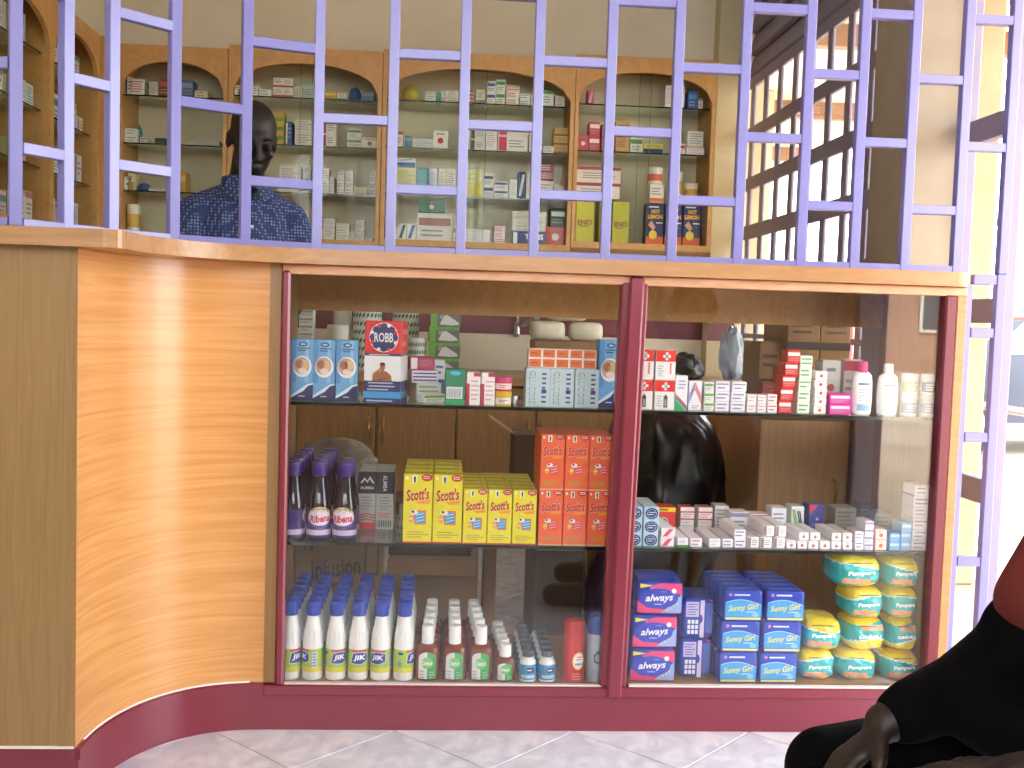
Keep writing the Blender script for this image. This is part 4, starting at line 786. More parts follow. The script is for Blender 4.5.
def P_robb():
    w, h, d = .088, .196, .10
    p = Proto(MB().box(-w/2, w/2, -d/2, d/2, 0, h, M('#d8292c', .35), .002).mesh('carton'))
    def face(q, w, full):
        nv = M('#28306a', .35); wt = M('#e6e6ea', .35)
        q.rect(0, 0, w, h*.605, wt, 0).rect(0, h*.575, w, h*.605, nv, 1).rect(0, h*.14, w, h*.27, nv, 1).rect(0, h*.0, w, h*.06, nv, 1).rect(0, h*.06, w, h*.14, M('#3f9cdc', .35), 1)
        q.lines(w*.06, w*.98, h*.578, h*.602, 1, M('#c8ccd8'), 2, 2)
        if not full: return q.lines(w*.1, w*.9, h*.65, h*.95, 2, M('#f0a8a0'), 1, 1)
        q.lines(w*.08, w*.92, h*.145, h*.265, 3, M('#b9bed8'), 2, 1).lines(w*.06, w*.95, h*.005, h*.05, 1, M('#b9bed8'), 2, 3)
        cu, cv_ = w*.52, h*.80; q.ell(cu, cv_, w*.40, w*.40, wt, 1, 24).ell(cu, cv_, w*.375, w*.375, M('#d8292c', .35), 2, 24)
        for k in range(8): 
            a = 2*math.pi*k/8; q.ell(cu+w*.29*math.cos(a), cv_+w*.29*math.sin(a), w*.10, w*.10, nv, 3, 10)
        q.ell(cu, cv_, w*.31, w*.31, nv, 4, 20)
        for k in range(8):
            a = 2*math.pi*(k+.5)/8; q.ell(cu+w*.345*math.cos(a), cv_+w*.345*math.sin(a), w*.05, w*.05, wt if k % 2 else M('#d8292c', .35), 5, 8)
        q.text('ROBB', cu, cv_, w*.52, w*.26, wt, 6, .02)
        sk = M('#9c6038', .45); b = h*.27
        q.poly([(w*.22, b), (w*.25, b+h*.06), (w*.38, b+h*.115), (w*.60, b+h*.12), (w*.74, b+h*.07), (w*.76, b)], sk, 2).ell(w*.50, b+h*.175, w*.075, h*.045, sk, 2).ell(w*.50, b+h*.205, w*.075, h*.022, M('#2a1a14'), 3)
        q.poly([(w*.45, b+h*.09), (w*.55, b+h*.09), (w*.55, b+h*.15), (w*.45, b+h*.15)], sk, 2).poly([(w*.22, b+h*.02), (w*.30, b+h*.075), (w*.50, b+h*.15), (w*.46, b+h*.165), (w*.24, b+h*.09)], M('#b0713f', .45), 3)
        q.poly([(w*.36, b+h*.02), (w*.62, b+h*.045), (w*.66, b+h*.03), (w*.40, b+h*.0)], M('#7f4a2a', .45), 3)
    q = Pr(front(w, d)); face(q, w, True); p.part('printed_front', q.mb, None, False)
    q = Pr(side(w, d)); face(q, d, False)
    p.part('printed_side', q.mb, None, False); return p
def P_bluebox(w=.051, h=.146, d=.045):
    p = boxproto(w, d, h, '#6aa3d4'); q = Pr(front(w, d)); nv = M('#26305c', .35)
    q.poly([(0, 0), (w, 0), (w, h*.27), (w*.78, h*.25), (w*.55, h*.16), (0, h*.05)], nv, 1).poly([(0, h*.05), (w*.55, h*.16), (w*.78, h*.25), (w, h*.27), (w, h*.295), (w*.74, h*.275), (0, h*.09)], M('#d5e4f0', .35), 1)
    q.rect(0, h*.3, w*.22, h, M('#4f8cc6', .35), 0).rect(w*.62, h*.3, w*.8, h, M('#88bae0', .35), 0)
    q.ell(w*.5, h*.56, w*.43, h*.175, M('#e4e9ee', .35), 1).ell(w*.46, h*.575, w*.37, h*.14, M('#c49a86', .4), 2).ell(w*.36, h*.60, w*.18, h*.07, M('#9a6a58', .4), 3).ell(w*.60, h*.59, w*.19, h*.08, M('#d9b88a', .4), 3).ell(w*.52, h*.49, w*.2, h*.05, M('#e9d2cc', .4), 3)
    q.ell(w*.52, h*.92, w*.2, h*.035, nv, 1).ell(w*.52, h*.92, w*.13, h*.018, M('#9ec4e4', .35), 2).lines(w*.25, w*.85, h*.80, h*.87, 2, nv, 1, 2).lines(w*.35, w*.75, h*.06, h*.10, 1, M('#c8d0e0'), 2, 1)
    p.part('printed_front', q.mb, None, False)
    return p
def P_glucose(w=.0565, h=.093, d=.05):
    p = boxproto(w, d, h, '#b9cbd2'); q = Pr(front(w, d)); dk = M('#4c5c6c', .4); nv = M('#2a3c86', .4)
    q.text('GLUCOSE', w*.27, h*.5, h*.84, w*.26, dk, 1, .0, 0, -math.pi/2).text('GLUCOSE', w*.27, h*.5, h*.815, w*.20, M('#c6d4da', .4), 2, -.012, 0, -math.pi/2)
    q.lines(w*.66, w*.86, h*.08, h*.92, 7, nv, 1, 4).rect(w*.66, h*.36, w*.86, h*.46, nv, 1); p.part('printed_front', q.mb, None, False); return p
def softbox(w, d, h, mat, r=.008, puff=.004, n=7, seed=0, e=5.0):
    """soft packet: rounded box bulging on all faces"""
    q = random.Random(seed); mb = MB(); bm = bmesh.new(); bmesh.ops.create_cube(bm, size=2); bmesh.ops.subdivide_edges(bm, edges=bm.edges, cuts=n, use_grid_fill=True)
    for v in bm.verts:
        x, y, z = v.co; L = (abs(x)**e+abs(y)**e+abs(z)**e)**(1/e); m_ = max(abs(x), abs(y), abs(z)); f = m_/L if L else 1
        x, y, z = x*f, y*f, z*f
        b = 1+puff/h*(math.cos(x*1.4)*math.cos(y*1.4))
        v.co = (x*w/2*(1+puff/w*math.cos(y*1.5)*math.cos(z*1.5)), y*d/2*(1+puff/d*math.cos(x*1.5)*math.cos(z*1.5)*1.5), (z+1)*h/2)
    me = bpy.data.meshes.new('packet'); bm.to_mesh(me); bm.free(); me.materials.append(mat) if mat else None
    for pl in me.polygons: pl.use_smooth = True
    return me
def bulge(w, d, h, puff, k=.1): # print mapping onto the bulging front of a soft packet
    def f(u, v, o):
        x = (u-w/2)/(w/2); z = (v-h/2)/(h/2); return (-w/2+u, -d/2*(1+puff/d*1.5*math.cos(x*1.5)*math.cos(z*1.5))-o-.0008+k*d*max(0, max(abs(x), abs(z))-.86), v)
    return f
def P_pads(w=.115, h=.083, d=.065):
    bl = M('#2c3fae', .3); p = Proto(softbox(w, d, h, bl, puff=.003, e=9., n=9)); f = bulge(w, d, h, .003, .05); q = Pr(f)
    pk = M('#e0487c', .35); yl = M('#e2d43a', .35); lb = M('#93a8dc', .35); X = lambda L: [(w*a, h*b) for a, b in L]
    def grid(pts_u, lo, hi, mat, l):  # strips that follow the bulge
        for i in range(len(pts_u)-1):
            for k in range(3):
                a, b = pts_u[i], pts_u[i+1]; L0 = lo(a)+(hi(a)-lo(a))*k/3; L1 = lo(a)+(hi(a)-lo(a))*(k+1)/3; R0 = lo(b)+(hi(b)-lo(b))*k/3; R1 = lo(b)+(hi(b)-lo(b))*(k+1)/3
                q.poly([(w*a, h*L0), (w*b, h*R0), (w*b, h*R1), (w*a, h*L1)], mat, l)
    us = [.03+.94*i/10 for i in range(11)]
    grid(us, lambda u: .06+.0*u, lambda u: .14+.10*(1-u), pk, 0); grid([.28+.69*i/8 for i in range(9)], lambda u: .74-.35*max(0, u-.6), lambda u: min(.95, .8+.2*(u-.25)/.3), pk, 0)
    grid([.03+.1*i for i in range(4)], lambda u: .12, lambda u: .45-u, pk, 0)
    grid([.55+.42*i/5 for i in range(6)], lambda u: .08, lambda u: .08+.55*max(0, (u-.55)/.42), lb, 1)
    n = 24; pts = [(.47+.42*math.cos(2*math.pi*i/n), .5+.30*math.sin(2*math.pi*i/n)) for i in range(n)]
    for i in range(n): 
        a, b = pts[i], pts[(i+1) % n]; q.poly(X([(.47, .5), a, b]), M('#3a49bc', .3), 3)
    q.poly(X([(.07, .80), (.36, .88), (.07, .93)]), yl, 2)
    q.text('always', w*.49, h*.50, w*.60, h*.27, M('#f2f2f6', .35), 6, .02, .3, .06).lines(w*.38, w*.62, h*.3, h*.36, 1, M('#c8d0f0'), 6, 1).lines(w*.5, w*.72, h*.68, h*.73, 1, M('#8c9ae0'), 6, 2)
    for k in range(6): a = math.pi*k/6; q.poly([(w*.80+w*.055*math.cos(a)-w*.008*math.sin(a), h*.73+w*.055*math.sin(a)+w*.008*math.cos(a)), (w*.80-w*.055*math.cos(a)-w*.008*math.sin(a), h*.73-w*.055*math.sin(a)+w*.008*math.cos(a)), (w*.80-w*.055*math.cos(a)+w*.008*math.sin(a), h*.73-w*.055*math.sin(a)-w*.008*math.cos(a)), (w*.80+w*.055*math.cos(a)+w*.008*math.sin(a), h*.73+w*.055*math.sin(a)-w*.008*math.cos(a))], M('#f6f2f6', .35), 4)
    for k in range(4): q.ell(w*(.66+.07*k), h*(.16+.06*k), w*.02, w*.02, M('#d9dc6a', .35), 4, 8)
    p.part('printed_front', q.mb, None, False); return p
def P_padside(w=.080, h=.100, d=.13):
    p = Proto(softbox(w, d, h, M('#3346a6', .3), puff=.002, e=12., n=9)); q = Pr(bulge(w, d, h, .002, .02))
    q.rect(w*.55, h*.03, w*.68, h*.97, M('#d9c4e2', .35), 1).rect(w*.1, h*.55, w*.5, h*.93, M('#c3b8dc', .4), 1).lines(w*.13, w*.48, h*.58, h*.9, 5, M('#6a68b0'), 2, 3)
    for a in range(3):
        for b in range(3): q.rect(w*(.16+.12*a), h*(.12+.13*b), w*(.25+.12*a), h*(.22+.13*b), M('#dfe0ee', .4), 2)
    q.rect(w*.72, h*.15, w*.94, h*.9, M('#4f66c0', .35), 1).poly([(w*.8, h*.99), (w*.95, h*.99), (w*.9, h*.93)], M('#d8487c'), 2); p.part('printed_front', q.mb, None, False); return p
def P_sunny(w=.102, h=.0765, d=.04):
    p = Proto(softbox(w, d, h, M('#2444b4', .3), puff=.0012, e=16., n=11)); f = bulge(w, d, h, .0012, .03); q = Pr(f); lb = M('#3f9fe0', .35)
    n = 10
    for i in range(n):
        a, b = .03+.94*i/n, .03+.94*(i+1)/n; ca = .52+.17*math.sin(math.pi*min(1, a*.95+.1)); cb = .52+.17*math.sin(math.pi*min(1, b*.95+.1))
        q.poly([(w*a, h*.14), (w*b, h*.14), (w*b, h*cb), (w*a, h*ca)], lb, 1).poly([(w*a, h*ca), (w*b, h*cb), (w*b, h*(cb+.025)), (w*a, h*(ca+.025))], M('#a8d4f0', .35), 1)
    q.rect(w*.04, h*.05, w*.96, h*.12, M('#e0d88a', .35), 1).ell(w*.15, h*.86, w*.045, h*.055, M('#c87ac8', .35), 1, 10).rect(w*.25, h*.83, w*.66, h*.885, M('#d6dcf4', .35), 1)
    q.text('Sunny Girl', w*.50, h*.43, w*.80, h*.25, M('#e6e07a', .35), 3, .02, .35, .1).lines(w*.55, w*.95, h*.28, h*.34, 1, M('#cfd8f4'), 3, 2).ell(w*.82, h*.22, w*.09, h*.08, M('#7fc0ec', .35), 2, 10)
    p.part('printed_front', q.mb, None, False); t = Pr(top(w, d, h)); t.lines(w*.1, w*.9, d*.25, d*.75, 1, M('#8ea4dc'), 1, 3); p.part('top_print', t.mb, None, False); return p
TEALM, YELM, ORM = M('#28b2b4', .2, 0, .05, 38., .6, .9), M('#eed42c', .2, 0, .05, 38., .6, .9), M('#f0a070', .3)
def P_nappy(w, h, d, flip, seed):
    """glossy crinkled nappy packet, colour bands laid out by place on the packet"""
    q = random.Random(seed); bm = bmesh.new(); bmesh.ops.create_cube(bm, size=2); bmesh.ops.subdivide_edges(bm, edges=bm.edges, cuts=21, use_grid_fill=True)
    from mathutils import noise
    for v in bm.verts:
        x, y, z = v.co; e = 3.6; L = (abs(x)**e+abs(y)**e+abs(z)**e)**(1/e); f = max(abs(x), abs(y), abs(z))/L
        x, y, z = x*f, y*f, z*f; nz = noise.noise(Vector((x*2.2+seed*3.1, y*2.2, z*2.6+seed)))*.07+noise.noise(Vector((x*6+seed, y*6, z*6)))*.035+abs(noise.noise(Vector((x*9+seed*2, y*9, z*13+x*5))))*.05-.015
        pin = 1-.10*max(0, abs(x)-.72)/.28
        v.co = ((x+nz*.4)*w/2, (y*pin*(1+nz))*d/2, max(0, (z*pin*(1+nz*.8)+1)*h/2))
    me = bpy.data.meshes.new('packet'); bm.to_mesh(me); bm.free()
    for m_ in (TEALM, YELM, ORM, M('#d8f0ee', .3)): me.materials.append(m_)
    for pl in me.polygons:
        pl.use_smooth = True; c = pl.center; u = c.x/w; t = c.z/h
        if flip: t = 1-t; u = -u
        k = 0
        if t > .70+.10*math.sin(u*3+seed): k = 1
        elif t < .13+.05*math.sin(u*4): k = 1
        elif -.36 < u < .22 and .16 < t < .34-.35*(u+.1)*(u+.1) and c.y < 0: k = 2
        elif t > .66+.10*math.sin(u*3+seed): k = 3
        pl.material_index = k
    p = Proto(me); qq = Pr(lambda u, v, o: (u, -d/2*(1-.16*(abs(u)/(w/2))**4)*(1-.10*abs((v-h/2)/(h/2))**3)-o-.002, v))
    qq.text('Pampers', 0, h*.5, w*.58, h*.17, M('#f2f4f4', .3), 2, .035, .1, (math.pi if flip else 0)+.05).lines(-w*.3, w*.3, h*.78, h*.86, 1, M('#4a5a2c'), 1, seed); p.part('lettering', qq.mb, None, False); return p
# ---- placing
def it(x0, x1, yt, yb, Y): p = atY((x0+x1)/2, (yt+yb)/2, Y); s_ = sca(Y); return p.x, (x1-x0)*s_, (yb-yt)*s_
G0 = .0005
DK = ZB-.008+G0
# bleach bottles: six files, six deep
pb = P_bleach()
for c, (px, rz) in enumerate(zip((290.5, 313, 336, 358.6, 381, 404), (48, -62, 24, 8, -18, 62))):
    x = atY(px, 645, .058).x
    for r in range(6):
        place(pb, 'bleach_bottle', 'white bleach bottle with ribbed blue cap, %s from front in %s file from left' % (ORD[r], ORD[c]), 'bottle', (x, .0605+.0525*r, DK), rad(rz if r == 0 else RND.uniform(-80, 80)), 'bleach bottles on the counter deck')
pa, ps = P_antiseptic(), P_antiseptic(1, .0245, .090)
for c, px in enumerate((427.5, 454.5, 480.5)):
    x = atY(px, 655, .055).x
    for r in range(5): place(pa, 'antiseptic_bottle', 'amber antiseptic bottle with white cap, %s from front in %s large file' % (ORD[r], ORD[c]), 'bottle', (x+(.002, .0, -.003)[c]*r, .055+.057*r, DK), 0, 'large antiseptic bottles')
x = atY(505, 663, .05).x
for r in range(5): place(ps, 'antiseptic_bottle', 'small amber antiseptic bottle beside the large ones, %s from front' % ORD[r], 'bottle', (x-.0025*r, .052+.046*r, DK), 0, 'small antiseptic bottles')
pp_ = P_pill()
for c, px in enumerate((528, 547)):
    x = atY(px, 665, .05).x
    for r in range(6): place(pp_, 'medicine_bottle', 'small white bottle with blue wrap label, %s from front in %s file' % (ORD[r], ('left', 'right')[c]), 'bottle', (x, .054+.0435*r, DK), rad(RND.uniform(-10, 10)), 'small blue labelled bottles')
place(P_spray('#c3212a', '#d8302c'), 'spray_can', 'red spray can with red cap beside the frame post', 'can', (atY(574, 650, .055).x, .055, DK), rad(8))
place(P_spray('#2f4a9c', '#b4bcc8', False), 'spray_can', 'pale grey spray can with blue cap half behind frame post', 'can', (atY(596.5, 650, .06).x, .06, DK), rad(-10))
# juice bottles
pj = P_juice(); Z2 = ZS['L2']+G0
for c, (px, n) in enumerate(((293, 5), (319, 5), (345.2, 2))):
    x = atY(px, 505, .085).x
    for r in range(n): place(pj, 'juice_bottle', 'dark juice bottle with purple cap, %s from front in %s file from left' % (ORD[r], ORD[c]), 'bottle', (x, .086+.0635*r, Z2), rad((115, 12, -8)[c] if r == 0 else RND.uniform(-30, 30)), 'dark juice bottles')
def P_balm(rot):
    w, h, d = .0445, .148, .0445; p = boxproto(w, d, h, '#b9b7b2'); q = Pr(front(w, d)); bk = M('#20222a', .4); wt = M('#dcdce0', .4); rd = M('#c23a48', .4)
    q.rect(0, h*.62, w, h, bk, 0).lines(w*.15, w*.9, h*.33, h*.58, 5, M('#8b8b92'), 1, 2)
    if not rot:
        q.rect(0, 0, w, h*.12, rd, 0)
        for k in range(3): q.poly([(0, h*(.14+.045*k)), (w*.5, h*(.17+.045*k)), (w, h*(.14+.045*k)), (w, h*(.16+.045*k)), (w*.5, h*(.19+.045*k)), (0, h*(.16+.045*k))], rd, 1)
        q.poly([(w*.1, h*.80), (w*.35, h*.90), (w*.5, h*.84), (w*.65, h*.92), (w*.92, h*.80), (w*.8, h*.80), (w*.64, h*.87), (w*.5, h*.80), (w*.36, h*.86), (w*.22, h*.80)], wt, 1).text('ALIMBA', w*.5, h*.72, w*.8, h*.05, wt, 1, .02)
    else:
        q.text('ALIMBA', w*.5, h*.80, h*.28, w*.24, wt, 1, .02, 0, -math.pi/2).lines(w*.1, w*.9, h*.2, h*.3, 3, rd, 1, 3)
        for k in range(8): q.rect(w*(.12+.1*k), h*.04, w*(.12+.1*k+.05), h*.16, bk, 1)
    p.part('printed_front', q.mb, None, False); return p
for k, (x0, x1, r_) in enumerate(((358, 375.5, 0), (376.5, 393, 1))):
    x, w, h = it(x0, x1, 474, 533, .19)
    place(P_balm(r_), 'balm_carton', ('black and grey carton with red waves beside the juice bottles', 'black and grey carton turned to its upright lettering')[k], 'carton', (x, .215, Z2), 0, 'black and grey cartons')
for r in range(2):
    for k, (x0, x1, r_) in enumerate(((358, 375.5, 0), (376.5, 393, 1))):
        x = it(x0, x1, 474, 533, .19)[0]; place(P_balm(1-r_), 'balm_carton', 'black and grey carton %s behind the %s front one' % (('directly', 'second')[r], ('left', 'right')[k]), 'carton', (x, .215+.047*(r+1), Z2), 0, 'black and grey cartons')
def grid_stack(p, nm, lab, xs, Yf, z, d, rows, tiers, h, grp):
    for c, x in enumerate(xs):
        for t in range(tiers):
            for r in range(rows):
                tw = '' if tiers == 1 else ('lower ', 'upper ')[t] if tiers == 2 else ('bottom ', 'middle ', 'top ')[t]
                place(p, nm, '%s, %s from front in %s%s column' % (lab, ORD[r], tw, ('left', 'middle', 'right')[c] if len(xs) == 3 else ('left', 'right')[c]), 'carton', (x+RND.uniform(-.0004, .0004), Yf+d/2+(d+.0008)*r, z+(h+.0012)*t), rad(RND.uniform(-.4, .4)), grp)
pc1 = P_cod(.0695, .1665, .068, '#e2d52c', '#4a9ad0', '#d0283c'); pc2 = P_cod(.0575, .133, .054, '#e2d52c', '#4a9ad0', '#d0283c'); pc3 = P_cod(.0575, .1345, .055, '#e8643c', '#d8506a', '#dcb88a')
grid_stack(pc1, 'tonic_carton', 'large yellow tonic carton', [atY(px, 513, .04).x for px in (417.5, 447.6)], .04, Z2, .068, 4, 1, .1665, 'large yellow tonic cartons')
grid_stack(pc2, 'tonic_carton', 'small yellow tonic carton', [atY(px, 521, .04).x for px in (475, 499.6, 524.3)], .04, Z2, .054, 5, 1, .133, 'small yellow tonic cartons')
grid_stack(pc3, 'tonic_carton', 'orange tonic carton', [atY(px, 492, .04).x for px in (551.4, 575.8, 600)], .04, Z2, .055, 3, 2, .1345, 'orange tonic cartons')
# upper left shelf
Z1 = ZS['L1']+G0
pbx = P_bluebox(.0515, .147, .05)
for k, px in enumerate((302.2, 324.3, 346.5)): place(pbx, 'soap_carton', 'light blue carton with oval baby picture, %s of three at left end' % ORD[k], 'carton', (atY(px, 372, .05).x, .075, Z1), rad((0, -1, 1.5)[k]), 'light blue cartons')
place(P_bluebox(.054, .166, .05), 'soap_carton', 'taller light blue carton half hidden by the maroon post', 'carton', (atY(609, 376, .08).x, .105, Z1), rad(4), 'light blue cartons')
x, w, h = it(367, 403.5, 322, 405, .05)
place(P_robb(), 'ointment_carton', 'tall red, white and navy ointment carton with a man pictured', 'carton', (x, .098, Z1), rad(-7))
def simple(x0, x1, yt, yb, Y, z, d, body, acc, style, label, nm='medicine_carton', rz=0., grp=None, dx=0., rot=None, h=None, seed=1):
    X, w, hh = it(x0, x1, yt, yb, Y); hh = h or hh
    o = O(nm, medmesh(w-.0012, d, hh-.0006, body, acc, style, seed), None, (X+dx, Y+d/2, z), rot or (0, 0, rad(rz))); tag(o, label, 'carton', grp); return o, X, hh
simple(412, 438, 386, 404, .16, Z1, .09, '#d8d6cc', '#8a9a8c', 'words', 'grey-white carton lying under the magenta one', rz=12)
simple(409, 436, 362, 376, .155, Z1+.0445, .075, '#e9e6ea', '#6a3f9c', 'stripes', 'white carton with violet stripes in the loose pile', rz=10, h=.031)
simple(408, 433, 348, 362, .16, Z1+.0765, .07, '#b93a62', '#e6e2e6', 'side', 'magenta carton topping the loose pile', rz=8, h=.032)
o_, _, _ = simple(418, 444, 396, 404, .10, Z1, .028, '#e6e8e0', '#7ab04c', 'bar', 'thin white carton with green edge lying askew in front', rz=34, h=.022)
simple(434, 445, 362, 376, .22, Z1+.0005, .03, '#dfe2ea', '#3f6fb8', 'half', 'small white and blue carton at the back of the pile', h=.10)
X, w, h = it(445, 465, 370, 406, .05)
p = boxproto(w, .045, h, '#1f7a55'); q = Pr(front(w, .045)); q.ell(w*.5, h*.88, w*.28, h*.06, M('#4ab0d8', .35), 1).rect(w*.08, h*.17, w*.88, h*.5, M('#e2e4e4', .4), 1); q.rect(0, 0, w, h*.15, M('#2fa068', .4), 0)
for k in range(11): q.rect(w*(.14+.064*k), h*.20, w*(.14+.064*k+.025+.015*(k % 2)), h*.46, M('#8a8e96'), 2)
p.part('printed_front', q.mb, None, False); place(p, 'medicine_carton', 'dark green carton with blue oval and white barcode', 'carton', (X, .075, Z1))
for k, (a, b) in enumerate(((466.3, 480.5), (481, 495))):
    X, w, h = it(a, b, 374, 407, .05); p = boxproto(w-.001, .045, h, '#eae6e6'); q = Pr(front(w, .045)); q.rect(0, 0, w*.24, h*.66, M('#b83248', .4), 1).rect(w*.5, h*.88, w*.98, h, M('#b83248', .4), 1).lines(w*.3, w*.95, h*.12, h*.8, 5, M('#d8a8b0'), 1, k)
    p.part('printed_front', q.mb, None, False); place(p, 'medicine_carton', 'white carton with crimson side stripe, %s of the pair' % ('left', 'right')[k], 'carton', (X, .075, Z1), 0, 'white and crimson cartons')
def P_tin(lid, body, lab):
    p = Proto(); r = .0205; p.part('body', MB().lathe([(0, 0), (r*.95, 0), (r, .002), (r, .024), (0, .024)], M(body, .3), 18)); p.part('lid', MB().lathe([(r*1.0, .0225), (r*1.05, .0225), (r*1.05, .033), (r*.98, .035), (0, .035)], M(lid, .3), 18), 'coloured lid')
    q = Pr(cyl(r), None, .005); q.rect(-.028, .005, .028, .019, M(lab, .4), 0).lines(-.012, .012, .008, .016, 2, M('#b83248'), 1, 2); p.part('label', q.mb, None, False); return p
X = atY(503, 400, .06).x
place(P_tin('#d8b02c', '#e2bc34', '#dcdce4'), 'balm_tin', 'yellow balm tin standing on the glass shelf', 'tin', (X, .072, Z1)); place(P_tin('#d0407c', '#c8323c', '#e8d0d4'), 'balm_tin', 'pink and red balm tin stacked on the yellow tin', 'tin', (X, .072, Z1+.0355))
pg = P_glucose(.0585, .0935, .055)
for k, px in enumerate((537.6, 562, 586.8)): place(pg, 'glucose_carton', 'grey-blue glucose carton with upright lettering, %s of three' % ORD[k], 'carton', (atY(px, 390, .05).x, .0785, Z1), rad((.5, -.4, .3)[k]), 'grey-blue glucose cartons')
X, w, h = it(528, 597, 350, 370, .06); p = boxproto(w, .05, .046, '#e6dcd8'); q = Pr(front(w, .05))
for a in range(5):
    for b in range(2): q.rect(w*(.015+.2*a), .046*(.06+.5*b), w*(.185+.2*a), .046*(.46+.5*b), M('#d8682c', .4), 1).lines(w*(.03+.2*a), w*(.17+.2*a), .046*(.2+.5*b), .046*(.34+.5*b), 1, M('#a8452a'), 2, a)
p.part('printed_front', q.mb, None, False); place(p, 'lozenge_pack', 'orange and white wrapped block of ten lozenge packs', 'pack', (X, .085, Z1+.0945))
X0, X1 = atY(526, 390, .05).x, atY(599, 390, .05).x; wm = MB().box(X0-.003-(X0+X1)/2, X1+.003-(X0+X1)/2, -.0310, .0310, 0, .0942, CELLO, .002)
# upper right shelf
ZR = ZS['R1']+G0
def P_cross(w, h, d, pic):
    p = boxproto(w, d, h, '#e9e6e4'); q = Pr(front(w, d)); rd = M('#d8352a', .35); wt = M('#f2efee', .35)
    q.rect(0, h*.62, w, h, rd, 0); u, v, a = w*.55, h*.80, h*.13; q.rect(u-a, v-a*.34, u+a, v+a*.34, wt, 1).rect(u-a*.34, v-a, u+a*.34, v+a, wt, 1)
    if pic: q.rect(w*.46, h*.08, w*.66, h*.42, M('#3c3c44', .4), 1).poly([(w*.44, h*.42), (w*.68, h*.42), (w*.56, h*.54)], M('#3c3c44', .4), 1).rect(w*.51, h*.12, w*.61, h*.36, M('#9a9aa4'), 2)
    else: q.rect(w*.72, h*.2, w*.80, h*.58, M('#d86a60'), 1)
    q.lines(w*.1, w*.42, h*.1, h*.5, 5, M('#a8a8b0'), 1, 3); p.part('printed_front', q.mb, None, False); return p
for k, (a, b) in enumerate(((633, 653), (654, 674.8))):
    for t in range(2):
        X, w, h = it(a, b, 382, 412, .06); place(P_cross(w-.001, .0725, .06, t == 0), 'bandage_carton', '%s white carton with red band and white cross, %s' % (('lower', 'upper')[t], ('half behind the maroon post', 'in full view')[k]), 'carton', (X, .09, ZR+.0732*t), 0, 'red and white cross cartons')
X, w, h = it(675.5, 688, 378, 413, .06); p = boxproto(w, .04, h, '#e6e4ec'); q = Pr(front(w, .04)); q.poly([(0, 0), (w*.9, 0), (0, h*.34)], M('#2fa060', .4), 1).poly([(0, h*.36), (w, 0), (w, h*.06), (0, h*.42)], M('#333a4a', .4), 1).poly([(0, h*.44), (w, h*.08), (w, h*.13), (0, h*.49)], M('#c8324a', .4), 1).lines(w*.2, w*.9, h*.6, h*.9, 3, M('#9a9ab0'), 1, 1)
p.part('printed_front', q.mb, None, False); place(p, 'medicine_carton', 'slim white carton with green corner and diagonal stripes', 'carton', (X, .085, ZR))
X, w, h = it(688.8, 702.5, 384, 414, .06); p = boxproto(w, .04, h, '#e6e4ec'); q = Pr(front(w, .04))
for k in range(3): q.poly([(w*(.0+.0*k), h*(.2+.1*k)), (w*.42, h*(.72+.09*k)), (w*.42, h*(.77+.09*k)), (0, h*(.26+.1*k))], M('#2c3c9c', .4), 1).poly([(w*.46, h*(.77+.09*k)), (w*.46, h*(.72+.09*k)), (w, h*(.2+.1*k)), (w, h*(.26+.1*k))], M('#c8323c', .4), 1)
q.lines(w*.2, w*.85, h*.06, h*.2, 2, M('#9a9ab0'), 2, 1)
p.part('printed_front', q.mb, None, False); place(p, 'medicine_carton', 'small white carton with blue and red chevron stripes', 'carton', (X, .085, ZR))
def pile(x0, x1, yt, yb, Y, z, d, n, body, acc, style, desc, grp, lean=0., wob=.0008):
    X, w, h = it(x0, x1, yt, yb, Y); h /= n; q = random.Random(int(x0*7)); names = {1: ('',), 2: ('lower ', 'upper '), 3: ('bottom ', 'middle ', 'top ')}.get(n) or ['lowest ']+['%s up ' % ORD[i+1] for i in range(n-2)]+['topmost ']
    for t in range(n):
        o = O('medicine_carton', medmesh(w-.0012, d, h-.0005, body, acc, style, t), None, (X+lean*(t-(n-1)/2)+q.uniform(-wob, wob), Y+d/2, z+h*t), (0, 0, rad(q.uniform(-1, 1)))); tag(o, names[t]+desc, 'carton', grp)
gR = 'small cartons on the upper right shelf'
pile(703.5, 714, 384, 414, .06, ZR, .06, 3, '#e6e2de', '#5fa05a', 'bar', 'white carton with green bar right of the chevron carton', gR)
pile(715, 730, 383.5, 414.5, .06, ZR, .06, 3, '#e4e2ea', '#8a8cae', 'words', 'white carton with grey print, left of two like piles', gR)
pile(730.8, 746.3, 384, 415, .06, ZR, .06, 3, '#e4e2ea', '#8a8cae', 'words', 'white carton with grey print, right of two like piles', gR)
pile(746.8, 756.5, 397.5, 415.5, .06, ZR, .05, 2, '#ece4e6', '#d09aa4', 'words', 'pale pinkish carton, left of two low piles', gR); pile(757, 766.5, 397.5, 415.5, .06, ZR, .05, 2, '#ece4e6', '#d09aa4', 'words', 'pale pinkish carton, right of two low piles', gR)
pile(767, 777.5, 397, 416, .06, ZR, .05, 2, '#ece4e6', '#c0606a', 'words', 'white carton left of the leaning red pile', gR)
pile(782, 796, 351.5, 416.3, .06, ZR, .05, 5, '#d8302c', '#f0e6e6', 'bar', 'red carton in the leaning red pile', 'red cartons in a leaning pile', .0042)
pile(798, 811.5, 357.5, 417, .06, ZR, .05, 5, '#dfe6da', '#6aa86a', 'words', 'pale green carton right of the red pile', gR, .0006)
pile(814, 827, 373.5, 417.5, .06, ZR, .05, 5, '#ece6e4', '#d8463c', 'dot', 'white carton with red dot right of pale green pile', gR, .0)
pile(829, 851.5, 396.5, 417.8, .06, ZR, .05, 2, '#d8309c', '#f0d8ea', 'bar', 'bright magenta carton beside the pink-capped lotion', gR)
